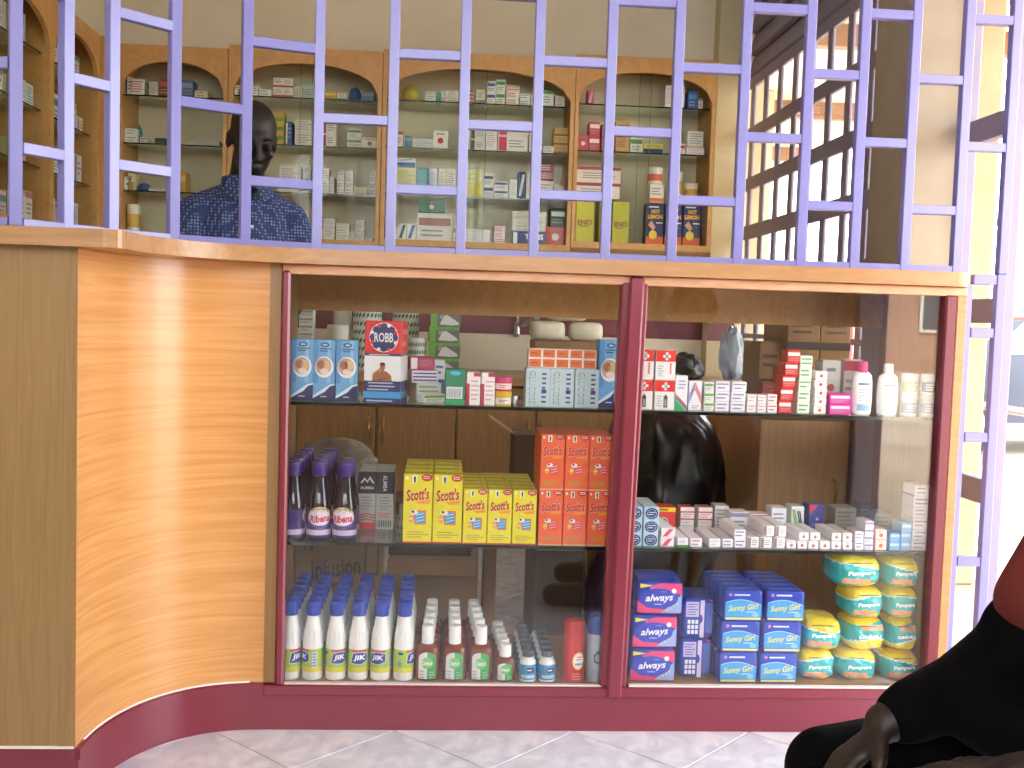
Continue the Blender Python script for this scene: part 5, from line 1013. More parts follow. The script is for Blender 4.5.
pile(761, 776, 385, 411, .22, ZR, .05, 1, '#8e3b36', '#a8554c', 'words', 'brick red carton behind the low pile', gR); pile(777, 790, 368, 411, .25, ZR, .05, 1, '#a03a36', '#b8605a', 'words', 'taller brick red carton behind the leaning pile', gR)
pile(821, 841, 361, 412, .2, ZR, .05, 1, '#d8d4d2', '#c05a64', 'dot', 'tall pale carton behind the red-dotted pile', gR); pile(842, 862, 361, 413, .21, ZR, .05, 1, '#d9c6ca', '#b8324c', 'top', 'pale carton with crimson top behind the lotion', gR)
def P_lotion(w, h, cap, lab):
    p = Proto(); r = w/2; hb = h*.80; p.part('body', MB().lathe([(0, 0), (r*.80, 0), (r*.92, .003), (r, h*.25), (r*.98, h*.6), (r*.88, h*.74), (r*.6, hb), (r*.4, hb*1.01), (0, hb*1.01)], WHITEP, 20, .6))
    p.part('cap', MB().lathe([(r*.42, hb*.99), (r*.46, hb*.995), (r*.44, h*.985), (r*.36, h), (0, h)], M(cap, .3), 16), 'flip cap')
    q = Pr(lambda u, v, o: ((r+o)*math.sin(u/r), -(r+o)*.6*math.cos(u/r), v), None, .004)
    q.rect(-r*.62, h*.08, r*.62, h*.2, M(lab, .35), 0).lines(-r*.5, r*.55, h*.24, h*.5, 5, M('#a8b8d8'), 0, 2).rect(-r*.55, h*.56, r*.55, h*.60, M('#5a6a9c' if lab != '#e8c8d0' else '#c86a84', .4), 0)
    p.part('label', q.mb, 'printed front label', False); return p
X, w, h = it(854, 876, 363, 418, .06); place(P_lotion(w, h, '#e0457c', '#8fb8e0'), 'lotion_bottle', 'white lotion bottle with pink cap', 'bottle', (X, .08, ZR))
X, w, h = it(879.5, 902, 364.5, 418, .06); place(P_lotion(w, h, '#eae6e2', '#e8c8d0'), 'lotion_bottle', 'white lotion bottle with white cap', 'bottle', (X, .08, ZR))
def P_tub(w, h, band):
    p = Proto(); r = w/2; p.part('body', MB().lathe([(0, 0), (r*.9, 0), (r*.95, .002), (r*.96, h*.72), (0, h*.72)], WHITEP, 18)); p.part('lid', MB().lathe([(r*.97, h*.70), (r, h*.71), (r, h*.96), (r*.94, h), (0, h)], WHITEP, 18))
    q = Pr(cyl(r*.965), None, .005); q.rect(-r*1.3, h*.14, r*1.3, h*.62, M(band, .4), 0).lines(-r*.7, r*.7, h*.2, h*.55, 3, M('#eef0ee'), 1, 3); p.part('label', q.mb, None, False); return p
for k, (a, b, bands) in enumerate(((903.5, 921, ('#a8b4d8', '#a8c890')), (922.5, 937.5, ('#9ab8dc', '#3f5a9c')))):
    X, w, h = it(a, b, 396.5, 418.5, .065)
    for t in range(2): place(P_tub(w, h*.99, bands[t]), 'cream_tub', '%s white cream tub in the %s pile at right end' % (('lower', 'upper')[t], ('left', 'right')[k]), 'tub', (X, .065+w/2, ZR+h*t), 0, 'white cream tubs')
# lower right shelf
ZQ = ZS['R2']+G0; gQ = 'small cartons on the lower right shelf'
def P_salve(w, h, d):
    p = boxproto(w, d, h, '#b6d4e6'); q = Pr(front(w, d)); q.ell(w*.52, h*.5, w*.44, h*.44, M('#27306a', .35), 1, 10).ell(w*.52, h*.5, w*.33, h*.33, M('#9cc4e0', .35), 2).ell(w*.52, h*.5, w*.29, h*.29, M('#27306a', .35), 3).lines(w*.28, w*.8, h*.35, h*.68, 2, M('#d8e4f0'), 4, 1); p.part('printed_front', q.mb, None, False); return p
for k, (a, b) in enumerate(((626, 642.5), (643, 659))):
    X, w, h = it(a, b, 506, 547, .05); h /= 3; pv = P_salve(w-.001, h-.0006, .14)
    for t in range(3): place(pv, 'salve_carton', '%s light blue salve carton with navy badge, %s pile by the post' % (('bottom', 'middle', 'top')[t], ('left', 'right')[k]), 'carton', (X, .12, ZQ+h*t), 0, 'light blue salve cartons')
X, w, h = it(651, 676, 505, 532, .21); p = boxproto(w, .06, h, '#d23328'); q = Pr(front(w, .06)); q.rect(0, h*.83, w, h*.99, M('#e8c22c', .4), 1).lines(w*.1, w*.95, h*.85, h*.97, 1, M('#7a3a1c'), 2, 1).ell(w*.5, h*.42, w*.21, w*.21, M('#e6e2e6'), 1).ell(w*.5, h*.42, w*.18, w*.18, M('#2c336a'), 2).ell(w*.5, h*.42, w*.1, w*.1, M('#c8ccd8'), 3).rect(0, 0, w, h*.06, M('#2c336a'), 1)
p.part('printed_front', q.mb, None, False); place(p, 'ointment_carton', 'squat red carton with yellow top band and navy badge', 'carton', (X, .242, ZQ))
pile(660, 674.8, 527.5, 547, .05, ZQ, .15, 2, '#e8e2e4', '#d84a70', 'diag', 'white carton with pink arrow in front of the red carton', gQ)
for k, (a, b) in enumerate(((680, 694.5), (698, 712.5))):
    X, w, h = it(a, b, 506.5, 533, .22); p = boxproto(w, .05, h, '#dcd6d2'); q = Pr(front(w, .05)); q.rect(0, h*.80, w, h*.86, M('#c8423c'), 1).rect(0, h*.52, w, h*.58, M('#c8423c'), 1).lines(w*.1, w*.9, h*.60, h*.78, 2, M('#9a9aa8'), 1, 1).lines(w*.1, w*.9, h*.1, h*.48, 3, M('#b8b4b4'), 1, 2)
    p.part('printed_front', q.mb, None, False); t_ = Pr(top(w, .05, h+.0006)); t_.rect(w*.05, .005, w*.95, .045, M('#b8382c')); p.part('lid_print', t_.mb, None, False); place(p, 'medicine_carton', 'white carton with two red bands and red lid, %s one' % ('left', 'right')[k], 'carton', (X, .245, ZQ), 0, 'red banded cartons')
simple(714, 729, 507, 533, .26, ZQ, .05, '#d6d2d0', '#9a98a0', 'words', 'grey-white carton at the back of the lower right shelf', grp=gQ)
simple(729.5, 749, 509, 533, .21, ZQ, .05, '#e6e2e8', '#8c8ca8', 'top', 'white carton with grey top behind the long cartons', grp=gQ)
simple(749.5, 769, 511, 533, .21, ZQ, .05, '#e6dfe6', '#c8588a', 'top', 'white carton with pink top behind the long cartons', grp=gQ)
simple(770.5, 787, 505, 534, .21, ZQ, .05, '#e2e4ec', '#c8485a', 'base', 'white and blue carton with red foot at the back', grp=gQ)
X, w, h = it(791, 804.5, 503.5, 534, .21); p = boxproto(w, .05, h, '#dfe4e2'); q = Pr(front(w, .05)); 
for k in range(2): q.poly([(w*(.02+.14*k), h*.9), (w*(.12+.14*k), h*.9), (w*(.52+.14*k), h*.15), (w*(.42+.14*k), h*.15)], M('#5fb04a', .4), 1).poly([(w*(.42+.16*k), h*.85), (w*(.52+.16*k), h*.85), (w*(.84+.1*k), h*.2), (w*(.74+.1*k), h*.2)], M('#26365e', .4), 2)
p.part('printed_front', q.mb, None, False); place(p, 'medicine_carton', 'white carton with green and navy slanting stripes', 'carton', (X, .236, ZQ))
X, w, h = it(808.5, 824.5, 502.5, 535, .21); p = boxproto(w, .05, h, '#4a52a0'); q = Pr(front(w, .05)); q.poly([(0, h*.7), (w*.6, h), (0, h)], M('#d8485c', .4), 1).ell(w*.55, h*.55, w*.1, w*.1, M('#c8ccec'), 1, 8).lines(w*.2, w*.9, h*.3, h*.42, 2, M('#aab0dc'), 1, 1); p.part('printed_front', q.mb, None, False); place(p, 'medicine_carton', 'indigo carton with red corner', 'carton', (X, .236, ZQ))
simple(834, 857, 507, 535, .24, ZQ, .06, '#a8a49c', '#8c8880', 'words', 'dull grey carton behind the white row', grp=gQ); simple(858, 873, 505, 535, .28, ZQ, .05, '#6a6f74', '#b8483c', 'base', 'dark grey carton with red foot far back', grp=gQ)
simple(873, 892, 512, 535, .24, ZQ, .06, '#9aa4ac', '#7c8890', 'words', 'blue-grey carton behind the red ringed ones', grp=gQ)
low = [(677, 688.5, '#5f9c4a', 'base', 'white carton with green foot'), (690, 702.5, '#b06a78', 'words', 'white carton with rosy print'), (708.5, 721, '#c9c4cc', 'words', 'plain white carton with faint print'), (722, 733.5, '#7a86b0', 'words', 'white carton with blue-grey print')]
for k, (a, b, ac, st_, ds) in enumerate(low): simple(a, b, 537.5, 547, .05, ZQ, .14, '#e8e4ea', ac, st_, 'long low %s in the front row' % ds, grp=gQ, seed=k)
pile(734, 746.5, 527.5, 547, .05, ZQ, .15, 2, '#e8e4ea', '#7a86b0', 'words', 'long white carton with blue-grey print in the front row', gQ)
for k, (a, b) in enumerate(((747, 759.5), (760, 772.5), (773, 785.5))): simple(a, b, 535, 547, .05, ZQ, .14, '#ece6ea', '#8a7c84', 'side', 'white carton with grey side mark, %s of three in front' % ORD[k], grp=gQ, h=.0285)
for k, (a, b) in enumerate(((763, 775), (775.5, 787))): simple(a, b, 522, 534.5, .055, ZQ+.0290, .13, '#ece6ea', '#8a7c84', 'side', 'white carton with grey side mark, %s one on top' % ('left', 'right')[k], grp=gQ, h=.0275)
xs_ = (786.5, 797, 808, 819.5, 831, 842.5, 853.5)
for k in range(6): simple(xs_[k], xs_[k+1]-.4, 538.5, 547, .05, ZQ, .13, '#ece8ec', '#b05a74', 'dot', 'low white carton with pink mark, %s in the bottom row' % ORD[k], grp=gQ, h=.0205)
for k, (a, b) in enumerate(((798.5, 809.5), (810, 821), (831.5, 842), (842.5, 853))): simple(a, b, 529, 538, .055, ZQ+.0210, .12, '#ece8ec', '#b05a74', 'dot', 'low white carton with pink mark, %s in the upper row' % ORD[k], grp=gQ, h=.0205)
pile(854.5, 864, 527.5, 547, .05, ZQ, .06, 2, '#e6e4ee', '#8c92bc', 'words', 'white carton with lilac print left of the narrow pile', gQ)
pile(864.5, 874.3, 516.5, 547, .05, ZQ, .06, 4, '#ece8ee', '#8c92bc', 'bar', 'white carton in the narrow pile of four', gQ)
pile(875, 887.5, 525, 547, .05, ZQ, .06, 2, '#f0c8c4', '#d8483c', 'dot', 'pinkish carton with red ring', gQ)
pile(889, 900.5, 528.5, 547, .05, ZQ, .06, 2, '#5aa8e4', '#a8d4f4', 'bar', 'sky blue carton, shorter of two blue piles', gQ)
pile(901, 912, 518, 547, .05, ZQ, .06, 3, '#7cbcec', '#b8dcf6', 'bar', 'sky blue carton, taller of two blue piles', gQ)
pile(912.9, 929.5, 478, 547, .05, ZQ, .07, 6, '#e8e4ee', '#a0a0b8', 'words', 'white carton in the tall end pile', 'white cartons in the tall end pile')
# deck, right half
pw = P_pads()
for t, (px, yy) in enumerate(((652, 665), (654, 628), (660, 587))):
    x = atY(px, yy, .05).x
    for r in range(2): place(pw, 'pad_packet', '%s blue and pink pad packet %s' % (('bottom', 'middle', 'top')[t], ('facing the glass', 'behind the front one')[r]), 'packet', (x+.004*r, .0755+.068*r, DK+.0845*t), rad((-1, 1, -2)[t]), 'blue and pink pad packets')
pz = P_padside()
for t in range(2):
    place(pz, 'pad_packet', '%s blue pad packet turned to its lilac barcode side' % ('lower', 'upper')[t], 'packet', (atY((696, 699)[t], (665, 622)[t], .07).x, .138, DK+.1015*t), rad(-1), 'pad packets on their side')
py_ = P_sunny(.0955, .0765, .041)
for c in range(2):
    for t in range(3):
        x = atY(((737, 777), (739.5, 781), (742.5, 784.5))[t][c], (670, 640, 604)[t], .05).x
        for r in range(5): place(py_, 'pad_packet', '%s bright blue packet with yellow script, %s from front, %s column' % (('bottom', 'middle', 'top')[t], ORD[r], ('left', 'right')[c]), 'packet', (x-.0015*r, .062+.0425*r, DK+.0782*t), rad(RND.uniform(-1, 1)), 'bright blue pad packets')
NP = [(797, 838, 0, 0), (838.5, 881, 1, 0), (882, 922, 2, 0), (803, 846, 0, 1), (846.5, 889, 1, 1), (889.5, 921, 2, 1), (847, 887, 0, 2), (888, 922, 1, 2), (834, 885, 0, 3), (887, 924, 1, 3)]
HH = (.0755, .0825, .0775, .0810)
for k, (a, b, c, t) in enumerate(NP):
    z = DK+sum(HH[:t])+.0004*t; X, w, h = it(a, b, (667, 634, 600, 568)[t]-1, (667, 634, 600, 568)[t]+1, .06)
    nm_ = ('bottom', 'second', 'third', 'top')[t]; pos = (('left', 'middle', 'right') if t < 2 else ('left', 'right'))[c]
    place(P_nappy(w*1.0, HH[t], .125, k in (4, 5), k+1), 'nappy_packet', 'teal and yellow nappy packet, %s of the %s layer' % (pos, nm_), 'packet', (X, .115, z), rad((2, -3, 2, -4, 3, 0, 2, -2, 3, -1)[k]), 'teal and yellow nappy packets')

# ================================================================== THINGS BEHIND THE COUNTER
WT = .742+G0
def zt(px, py, Y): return atY(px, py, Y).z
GREEN = M('#6fae3c', .4); GREY = M('#6a6c68', .45)
# glove cartons
X = atY(444.5, 330, 2.05).x; hg = (zt(445, 311, 2.05)-WT)/4
for k in range(4):
    w, d = (.128, .134, .13, .13)[k], .2; p = boxproto(w, d, hg-.0006, '#6fae3c'); q = Pr(front(w, d)); q.rect(w*.22, 0, w, hg*.8, GREY, 1)
    q.poly([(w*.30, hg*.15), (w*.7, hg*.1), (w*.95, hg*.15), (w*.92, hg*.3), (w*.55, hg*.75), (w*.45, hg*.7)], M('#d8dad4', .5), 2).lines(w*.3, w*.6, hg*.5, hg*.75, 2, M('#c8d0b8'), 3, k); p.part('printed_front', q.mb, None, False)
    place(p, 'glove_carton', '%s green and grey glove carton in the stack on the worktop' % ('lowest', 'second lowest', 'third', 'topmost')[k], 'carton', (X+(.0, .004, -.004, .006)[k], 2.15, WT+hg*k), rad((1, -2, 2, -1)[k]), 'green glove cartons')
# rolls of bandage in green printed wrappers
def P_roll(r, h, printed=True):
    p = Proto(); p.part('body', MB().lathe([(0, 0), (r*.96, 0), (r, .006), (r, h-.006), (r*.96, h), (r*.35, h), (r*.34, h-.01), (0, h-.01)], M('#d9dad2', .6), 20))
    if printed:
        q = Pr(cyl(r), None, .02); g = M('#2f7a52', .5); n = int(h/.035)
        for i in range(n):
            for j in range(-5, 6):
                u = j*r*.28+(i % 2)*r*.1; v = .012+i*(h-.02)/n
                q.poly([(u, v), (u+r*.20, v+.010), (u+r*.20, v+.026), (u, v+.016)], g, 0)
        p.part('printed_wrapper', q.mb, None, False)
    return p
for px0, px1, py, Y, lb, pr in ((352, 381, 308, 2.12, 'tall green printed cotton roll left of the red ointment carton', 1), (392, 419, 309, 2.2, 'tall green printed cotton roll right of the red ointment carton', 1), (408, 426, 338, 2.04, 'shorter green printed cotton roll beside the glove cartons', 1), (333, 351, 307, 2.25, 'tall plain white roll at the back of the worktop', 0), (326, 348, 325, 2.08, 'shorter plain white roll at the front of the worktop', 0)):
    X, w, _ = it(px0, px1, py, py+10, Y); place(P_roll(w/2, zt((px0+px1)/2, py, Y)-WT, pr), 'cotton_roll', lb, 'roll', (X, Y+w/2, WT), 0, 'cotton rolls on the worktop')
X, w, _ = it(299, 313, 309, 340, 2.1); H = zt(306, 309, 2.1)-WT
for k in range(8): tag(O('medicine_carton', medmesh(w, .08, H/8-.0006, '#dcdbd4', '#9a9a94', 'bar', k), None, (X, 2.14, WT+H/8*k)), '%s white carton from below in the far left worktop pile' % ORD[k], 'carton', 'white cartons on the worktop')
# wall tap
tap = tag(E('wall_tap', (atY(517, 330, 2.56).x, 2.60, 0)), 'small chrome tap with long supply pipe on the pale back wall', 'tap')
CHR = M('#c4c8cc', .15, .9)
O('pipe', MB().tube([(0, -.02, 1.10), (0, -.02, .92)], .009, CHR, 10), tap); O('spout', MB().tube([(0, -.02, .96), (.03, -.05, .965), (.07, -.09, .985), (.085, -.10, .96)], [.012, .012, .011, .010], CHR, 10), tap)
O('valve_body', MB().lathe([(0, .905), (.016, .905), (.018, .92), (.018, .97), (.012, .985), (0, .985)], CHR, 12, 1, 0, -.02), tap); O('handle', MB().box(.075, .105, -.105, -.095, .985, 1.01, CHR, .003).tube([(.08, -.10, .98), (.085, -.10, 1.0)], .005, CHR, 8), tap)
# cotton wool packs on a carton
X0, X1 = atY(530, 345, 2.05).x, atY(604, 345, 2.05).x
tag(BX('storage_carton', X0+.02, X1-.02, 2.06, 2.30, WT, .90, CARDB, None, .003), 'brown carton on the worktop under the cotton wool packs', 'carton')
ct = noisy('cotton_wrap', '#cfc8ac', '#e6e0cc', 14, .5, 4)
for k, (a, b, z, lb) in enumerate(((X0+.01, X0+.155, .901, 'left cream cotton wool pack of the lower pair'), (X0+.18, X0+.325, .901, 'right cream cotton wool pack of the lower pair'), (X0+.085, X0+.25, .987, 'cream cotton wool pack lying on top of the pair'))):
    o = O('cotton_pack', softbox(b-a, .14, .084, ct, puff=.008, seed=k), None, ((a+b)/2, 2.15, z), (0, 0, rad((3, -4, 6)[k]))); tag(o, lb, 'pack', 'cotton wool packs')
# crumpled bags
def crumple(name, c, rx, ry, h, mat, label, cat, seed, amp=.12, base=.0, fr=2.2):
    from mathutils import noise
    bm = bmesh.new(); bmesh.ops.create_icosphere(bm, subdivisions=5, radius=1)
    for v in bm.verts:
        x, y, z = v.co; n = noise.noise(Vector((x*fr+seed, y*fr, z*fr)))*amp+abs(noise.noise(Vector((x*5+seed, y*5, z*5+seed))))*amp*.5
        e = 1+n; v.co = (x*rx*e, y*ry*e, max(0, (z*e*.5+.5-base)/(1-base))*h)
    me = bpy.data.meshes.new(name); bm.to_mesh(me); bm.free(); me.materials.append(mat)
    for p_ in me.polygons: p_.use_smooth = True
    return tag(O(name, me, None, c), label, cat)
BLACKP = M('#0b0a0e', .28, 0, .05, 20., .6)
crumple('plastic_bag', (.77, 1.10, 0), .215, .22, .80, BLACKP, 'large shiny black plastic bag standing behind the right glass', 'bag', 3, .14, .06)
crumple('plastic_bag', (1.10, 2.2, WT), .085, .08, .115, M('#2a2c2c', .35), 'small dark plastic bag on the worktop near the corner', 'bag', 9, .2, .2)
# infusion carton, folded clear bag on it
ic = tag(E('storage_carton', (-.30, .64, 0), rad(14)), 'tall brown carton printed Infusion behind the bleach bottles', 'carton')
O('body', MB().box(-.13, .13, -.10, .10, 0, .47, CARDB, .003), ic); q = Pr(front(.26, .20)); ink = M('#2c2622', .7)
q.text('Infusion', .118, .258, .140, .056, ink, 0, .025, 0, .08).lines(.07, .19, .195, .222, 1, ink, 0, 2).rect(.200, .23, .242, .335, ink, 0).rect(.206, .237, .236, .328, CARDB, 1).rect(.025, .31, .031, .43, ink, 0).rect(.045, .31, .051, .43, ink, 0); O('printing', q.mb, ic, fix=False)
O('flap', MB().box(-.127, .127, -.098, -.003, .4705, .4735, CARDB), ic); O('flap', MB().box(-.127, .127, .003, .098, .4705, .4735, CARDB), ic)
crumple('plastic_bag', (-.30, .64, .475), .125, .09, .14, BAGCLEAR, 'crumpled clear plastic bag lying on the printed carton', 'bag', 5, .18, .25)
# low carton with a dark one on top
lc_ = tag(E('storage_carton', (-.005, .88, 0), rad(-2)), 'pale brown open carton with raised flaps behind the antiseptic bottles', 'carton')
O('body', MB().box(-.14, .14, -.14, .14, 0, .235, CARDB, .003), lc_); f1 = O('flap', MB().box(-.135, .135, -.10, 0, 0, .003, CARDB), lc_, (0, -.14, .232), (rad(12), 0, 0))
dcx = tag(E('storage_carton', (-.02, .90, .2365)), 'dark brown carton with white label resting on the pale open one', 'carton')
O('body', MB().box(-.13, .13, -.10, .10, .0, .17, CARDD, .003), dcx); q = Pr(front(.26, .20)); q.rect(.03, .09, .085, .165, M('#a8a69c', .6), 0).rect(.04, .1, .075, .135, M('#6a7a64', .6), 1).text('500ml', .185, .105, .06, .018, M('#1c1612', .7), 0, .03).text('24 x', .125, .105, .03, .016, M('#1c1612', .7), 0, .02); O('printing', q.mb, dcx, fix=False)
# small table with an open dark carton
tb = tag(E('side_table', (.34, .98, 0)), 'small brown wooden table behind the tonic cartons', 'table')
BX('tabletop', -.19, .19, -.13, .13, .44, .46, LAM_D, tb, .003)
for sx in (-1, 1):
    for sy in (-1, 1): BX('leg', sx*.165-.018, sx*.165+.018, sy*.105-.018, sy*.105+.018, 0, .44, LAM_D, tb)
oc = tag(E('storage_carton', (.34, .98, .4605)), 'open dark carton with one lifted flap on the small table', 'carton')
O('body', MB().box(-.10, .10, -.08, .09, 0, .155, CARDD, .003), oc); O('flap', MB().box(-.09, 0, -.08, .09, -.002, .001, CARDB), oc, (-.101, 0, .1565), (0, rad(-28) if False else rad(32), 0))
b2 = tag(E('storage_carton', (.36, .70, 0), rad(4)), 'brown carton on the floor behind the small blue bottles', 'carton')
O('body', MB().box(-.075, .075, -.09, .09, 0, .30, CARDD, .003), b2); O('flap', MB().box(-.07, .07, -.088, .088, .301, .304, CARDB), b2)
crumple('plastic_bag', (.535, .66, 0), .075, .085, .33, M('#4a3450', .4), 'dark purple plastic bag on the floor behind the spray cans', 'bag', 12, .16, .06)
# cupboard in the corner with cartons on it
CUPW = wood('cupboard_wood', '#b98f66', '#cda67c', (10, 10, .8), .4, 1, 2.)
cb = tag(E('cupboard', (1.205, 1.165, 0)), 'plain wooden cupboard standing behind the right-hand shelves', 'cupboard')
BX('carcass', -.15, .15, -.25, .265, 0, .69, CUPW, cb); BX('top', -.158, .158, -.272, .27, .69, .71, CUPW, cb, .003)
dr = BX('door', -.146, .146, -.268, -.25, .02, .685, CUPW, cb, .002); BX('door_frame', -.155, -.12, -.2745, -.268, .02, .685, CUPW, dr).location -= dr.location
O('handle', MB().tube([(0, -.009, -.05), (0, -.03, -.045), (0, -.03, .045), (0, -.009, .05)], .005, HND, 8), dr, (.10, 0, .42))
def bigcarton(x0, x1, y0, y1, z0, z1, label):
    t = tag(E('storage_carton', ((x0+x1)/2, (y0+y1)/2, z0)), label, 'carton', None); w, d, h = x1-x0, y1-y0, z1-z0
    O('body', MB().box(-w/2, w/2, -d/2, d/2, 0, h, CARDB, .003), t); q = Pr(front(w, d)); q.rect(0, h*.30, w, h*.46, M('#3d3430', .7), 0).lines(w*.1, w*.9, h*.6, h*.85, 2, M('#5a4636', .7), 0, int(x0*50)); O('printing', q.mb, t, fix=False); return t
bigcarton(1.142, 1.258, .93, 1.2, .7105, .868, 'lower left brown carton on the cupboard'); bigcarton(1.262, 1.362, .94, 1.2, .7105, .868, 'lower right brown carton on the cupboard')
bigcarton(1.140, 1.25, .94, 1.2, .8685, 1.03, 'upper left brown carton on the cupboard'); bigcarton(1.256, 1.36, .95, 1.2, .8685, 1.03, 'upper right brown carton on the cupboard')
bigcarton(1.055, 1.135, .96, 1.15, .7105, .94, 'narrow brown carton at the left edge of the cupboard')
crumple('plastic_bag', (1.315, 2.22, WT), .055, .06, .24, glassmat('blue_bag', (.55, .66, .8), 1.45, .25, 1.6, .9, .45, (.35, .45, .6)), 'bluish see-through plastic bag standing by the corner window', 'bag', 17, .2, .1)

# ================================================================== PEOPLE
class Fig:
    def __init__(s): s.mb = MB()
    def cap(s, p0, r0, p1, r1, n=5, seg=12):
        a, b = Vector(p0), Vector(p1); t = (b-a).normalized(); u = t.orthogonal().normalized(); v = t.cross(u); rings = []
        for i in range(n+1): th = math.pi/2*i/n; rings.append((a-t*r0*math.cos(th), r0*math.sin(th)))
        for i in range(n+1): th = math.pi/2*i/n; rings.append((b+t*r1*math.sin(th), r1*math.cos(th)))
        vs = []; fs = []
        for c, r in rings: vs += [c+(u*math.cos(2*math.pi*k/seg)+v*math.sin(2*math.pi*k/seg))*max(r, 1e-4) for k in range(seg)]
        for i in range(len(rings)-1):
            for k in range(seg): fs.append((i*seg+k, i*seg+(k+1) % seg, (i+1)*seg+(k+1) % seg, (i+1)*seg+k))
        fs += [list(range(seg))[::-1], list(range((len(rings)-1)*seg, len(rings)*seg))]; s.mb.add(vs, fs, SKIN, True); return s
    def chain(s, pts):
        for (p, r), (q, t) in zip(pts[:-1], pts[1:]): s.cap(p, r, q, t)
        return s
    def ell(s, c, r, rot=(0, 0, 0), seg=20):
        from mathutils import Euler
        R = Euler(rot).to_matrix(); c = Vector(c); vs = []; fs = []; n = 12
        for i in range(n+1):
            th = math.pi*i/n
            for k in range(seg): ph = 2*math.pi*k/seg; vs.append(c+R @ Vector((r[0]*max(math.sin(th), 1e-3)*math.cos(ph), r[1]*max(math.sin(th), 1e-3)*math.sin(ph), r[2]*math.cos(th))))
        for i in range(n):
            for k in range(seg): fs.append((i*seg+k, i*seg+(k+1) % seg, (i+1)*seg+(k+1) % seg, (i+1)*seg+k))
        fs += [list(range(seg))[::-1], list(range(n*seg, (n+1)*seg))]; s.mb.add(vs, fs, SKIN, True); return s
    def fuse(s, name, vox, mat, smooth=3, cut=None):
        o = bpy.data.objects.new(name, s.mb.mesh(name)); col.objects.link(o); md = o.modifiers.new('remesh', 'REMESH'); md.mode = 'VOXEL'; md.voxel_size = vox; md.use_smooth_shade = True
        me = bpy.data.meshes.new_from_object(o.evaluated_get(bpy.context.evaluated_depsgraph_get())); bpy.data.objects.remove(o)
        bm = bmesh.new(); bm.from_mesh(me)
        for _ in range(smooth): bmesh.ops.smooth_vert(bm, verts=bm.verts, factor=.5, use_axis_x=True, use_axis_y=True, use_axis_z=True)
        if cut:
            for co_, no_ in cut: bmesh.ops.bisect_plane(bm, geom=bm.verts[:]+bm.edges[:]+bm.faces[:], plane_co=co_, plane_no=no_, clear_outer=True)
        bm.to_mesh(me); bm.free(); me.materials.clear(); me.materials.append(mat)
        for p in me.polygons: p.use_smooth = True; p.material_index = 0
        me.name = name; return me
def hand(f, wrist, d, side_, nrm, L=.17, curl=.5):
    """palm, four unequal bent fingers and a thumb; d = pointing direction, side_ = towards the thumb, nrm = palm normal (fingers curl to it)"""
    w, d, s_, n = Vector(wrist), Vector(d).normalized(), Vector(side_).normalized(), Vector(nrm).normalized(); k = L/.18
    for q in (-.026, -.009, .009, .026): f.cap(w+d*.008*k, .014*k, w+d*.085*k+s_*q*k, .0125*k)
    for q, ln in ((.029, .072), (.010, .082), (-.010, .077), (-.029, .060)):
        a = w+d*.088*k+s_*q*k; c = curl; p1 = a+(d*math.cos(c*.5)+n*math.sin(c*.5))*ln*.45*k; p2 = p1+(d*math.cos(c*1.2)+n*math.sin(c*1.2))*ln*.32*k; p3 = p2+(d*math.cos(c*1.9)+n*math.sin(c*1.9))*ln*.23*k
        f.chain([(a, .0095*k), (p1, .0088*k), (p2, .008*k), (p3, .007*k)])
    t0 = w+d*.025*k+s_*.026*k; t1 = t0+(d*.6+s_*.7+n*.35).normalized()*.038*k; t2 = t1+(d*.85+s_*.3+n*.5).normalized()*.032*k; t3 = t2+(d*.9+n*.5).normalized()*.022*k
    f.chain([(t0, .0135*k), (t1, .0115*k), (t2, .0095*k), (t3, .008*k)])
# ---- pharmacist, standing behind the counter, head bowed, reading
MX, MY_ = -.675, 1.12
man = tag(E('person', (MX, MY_, 0), rad(22)), 'standing man with shaved head in patterned blue shirt looking down behind the grille', 'person')
f = Fig(); hc = Vector((.012, -.075, 1.548)); tilt = rad(27)
def H(x, y, z): # head space: x right, y back, z up, origin at head centre
    c, s_ = math.cos(tilt), math.sin(tilt); return hc+Vector((x, y*c-z*s_*1.0, y*s_+z*c)) if False else hc+Vector((x, y*c-z*s_, z*c+y*s_))
f.ell(H(0, .012, .035), (.074, .094, .088), (tilt, 0, 0)); f.ell(H(0, -.022, -.04), (.060, .068, .082), (tilt, 0, 0)); f.ell(H(0, -.050, -.098), (.030, .028, .020), (tilt, 0, 0))
f.ell(H(0, -.078, .022), (.050, .014, .011), (tilt, 0, 0)); f.cap(H(0, -.088, .012), .008, H(0, -.106, -.030), .0135); 
for s_ in (-1, 1):
    f.ell(H(s_*.015, -.093, -.033), (.009, .010, .008)); f.ell(H(s_*.040, -.072, -.022), (.020, .016, .016)); f.ell(H(s_*.031, -.080, .010), (.0165, .010, .008)); f.ell(H(s_*.031, -.080, -.004), (.0155, .009, .006)); f.ell(H(s_*.074, .008, -.012), (.010, .018, .030), (tilt, 0, s_*rad(-14))); f.ell(H(s_*.078, .016, .004), (.007, .012, .014), (tilt, 0, 0))
f.ell(H(0, -.086, -.061), (.023, .011, .0075), (tilt, 0, 0)); f.ell(H(0, -.083, -.074), (.020, .011, .008), (tilt, 0, 0))
f.cap((0, -.005, 1.36), .060, H(0, .02, -.05), .054)
f.chain([((0, 0, 1.27), .075), ((0, .0, 1.1), .105), ((0, 0, .95), .11)])
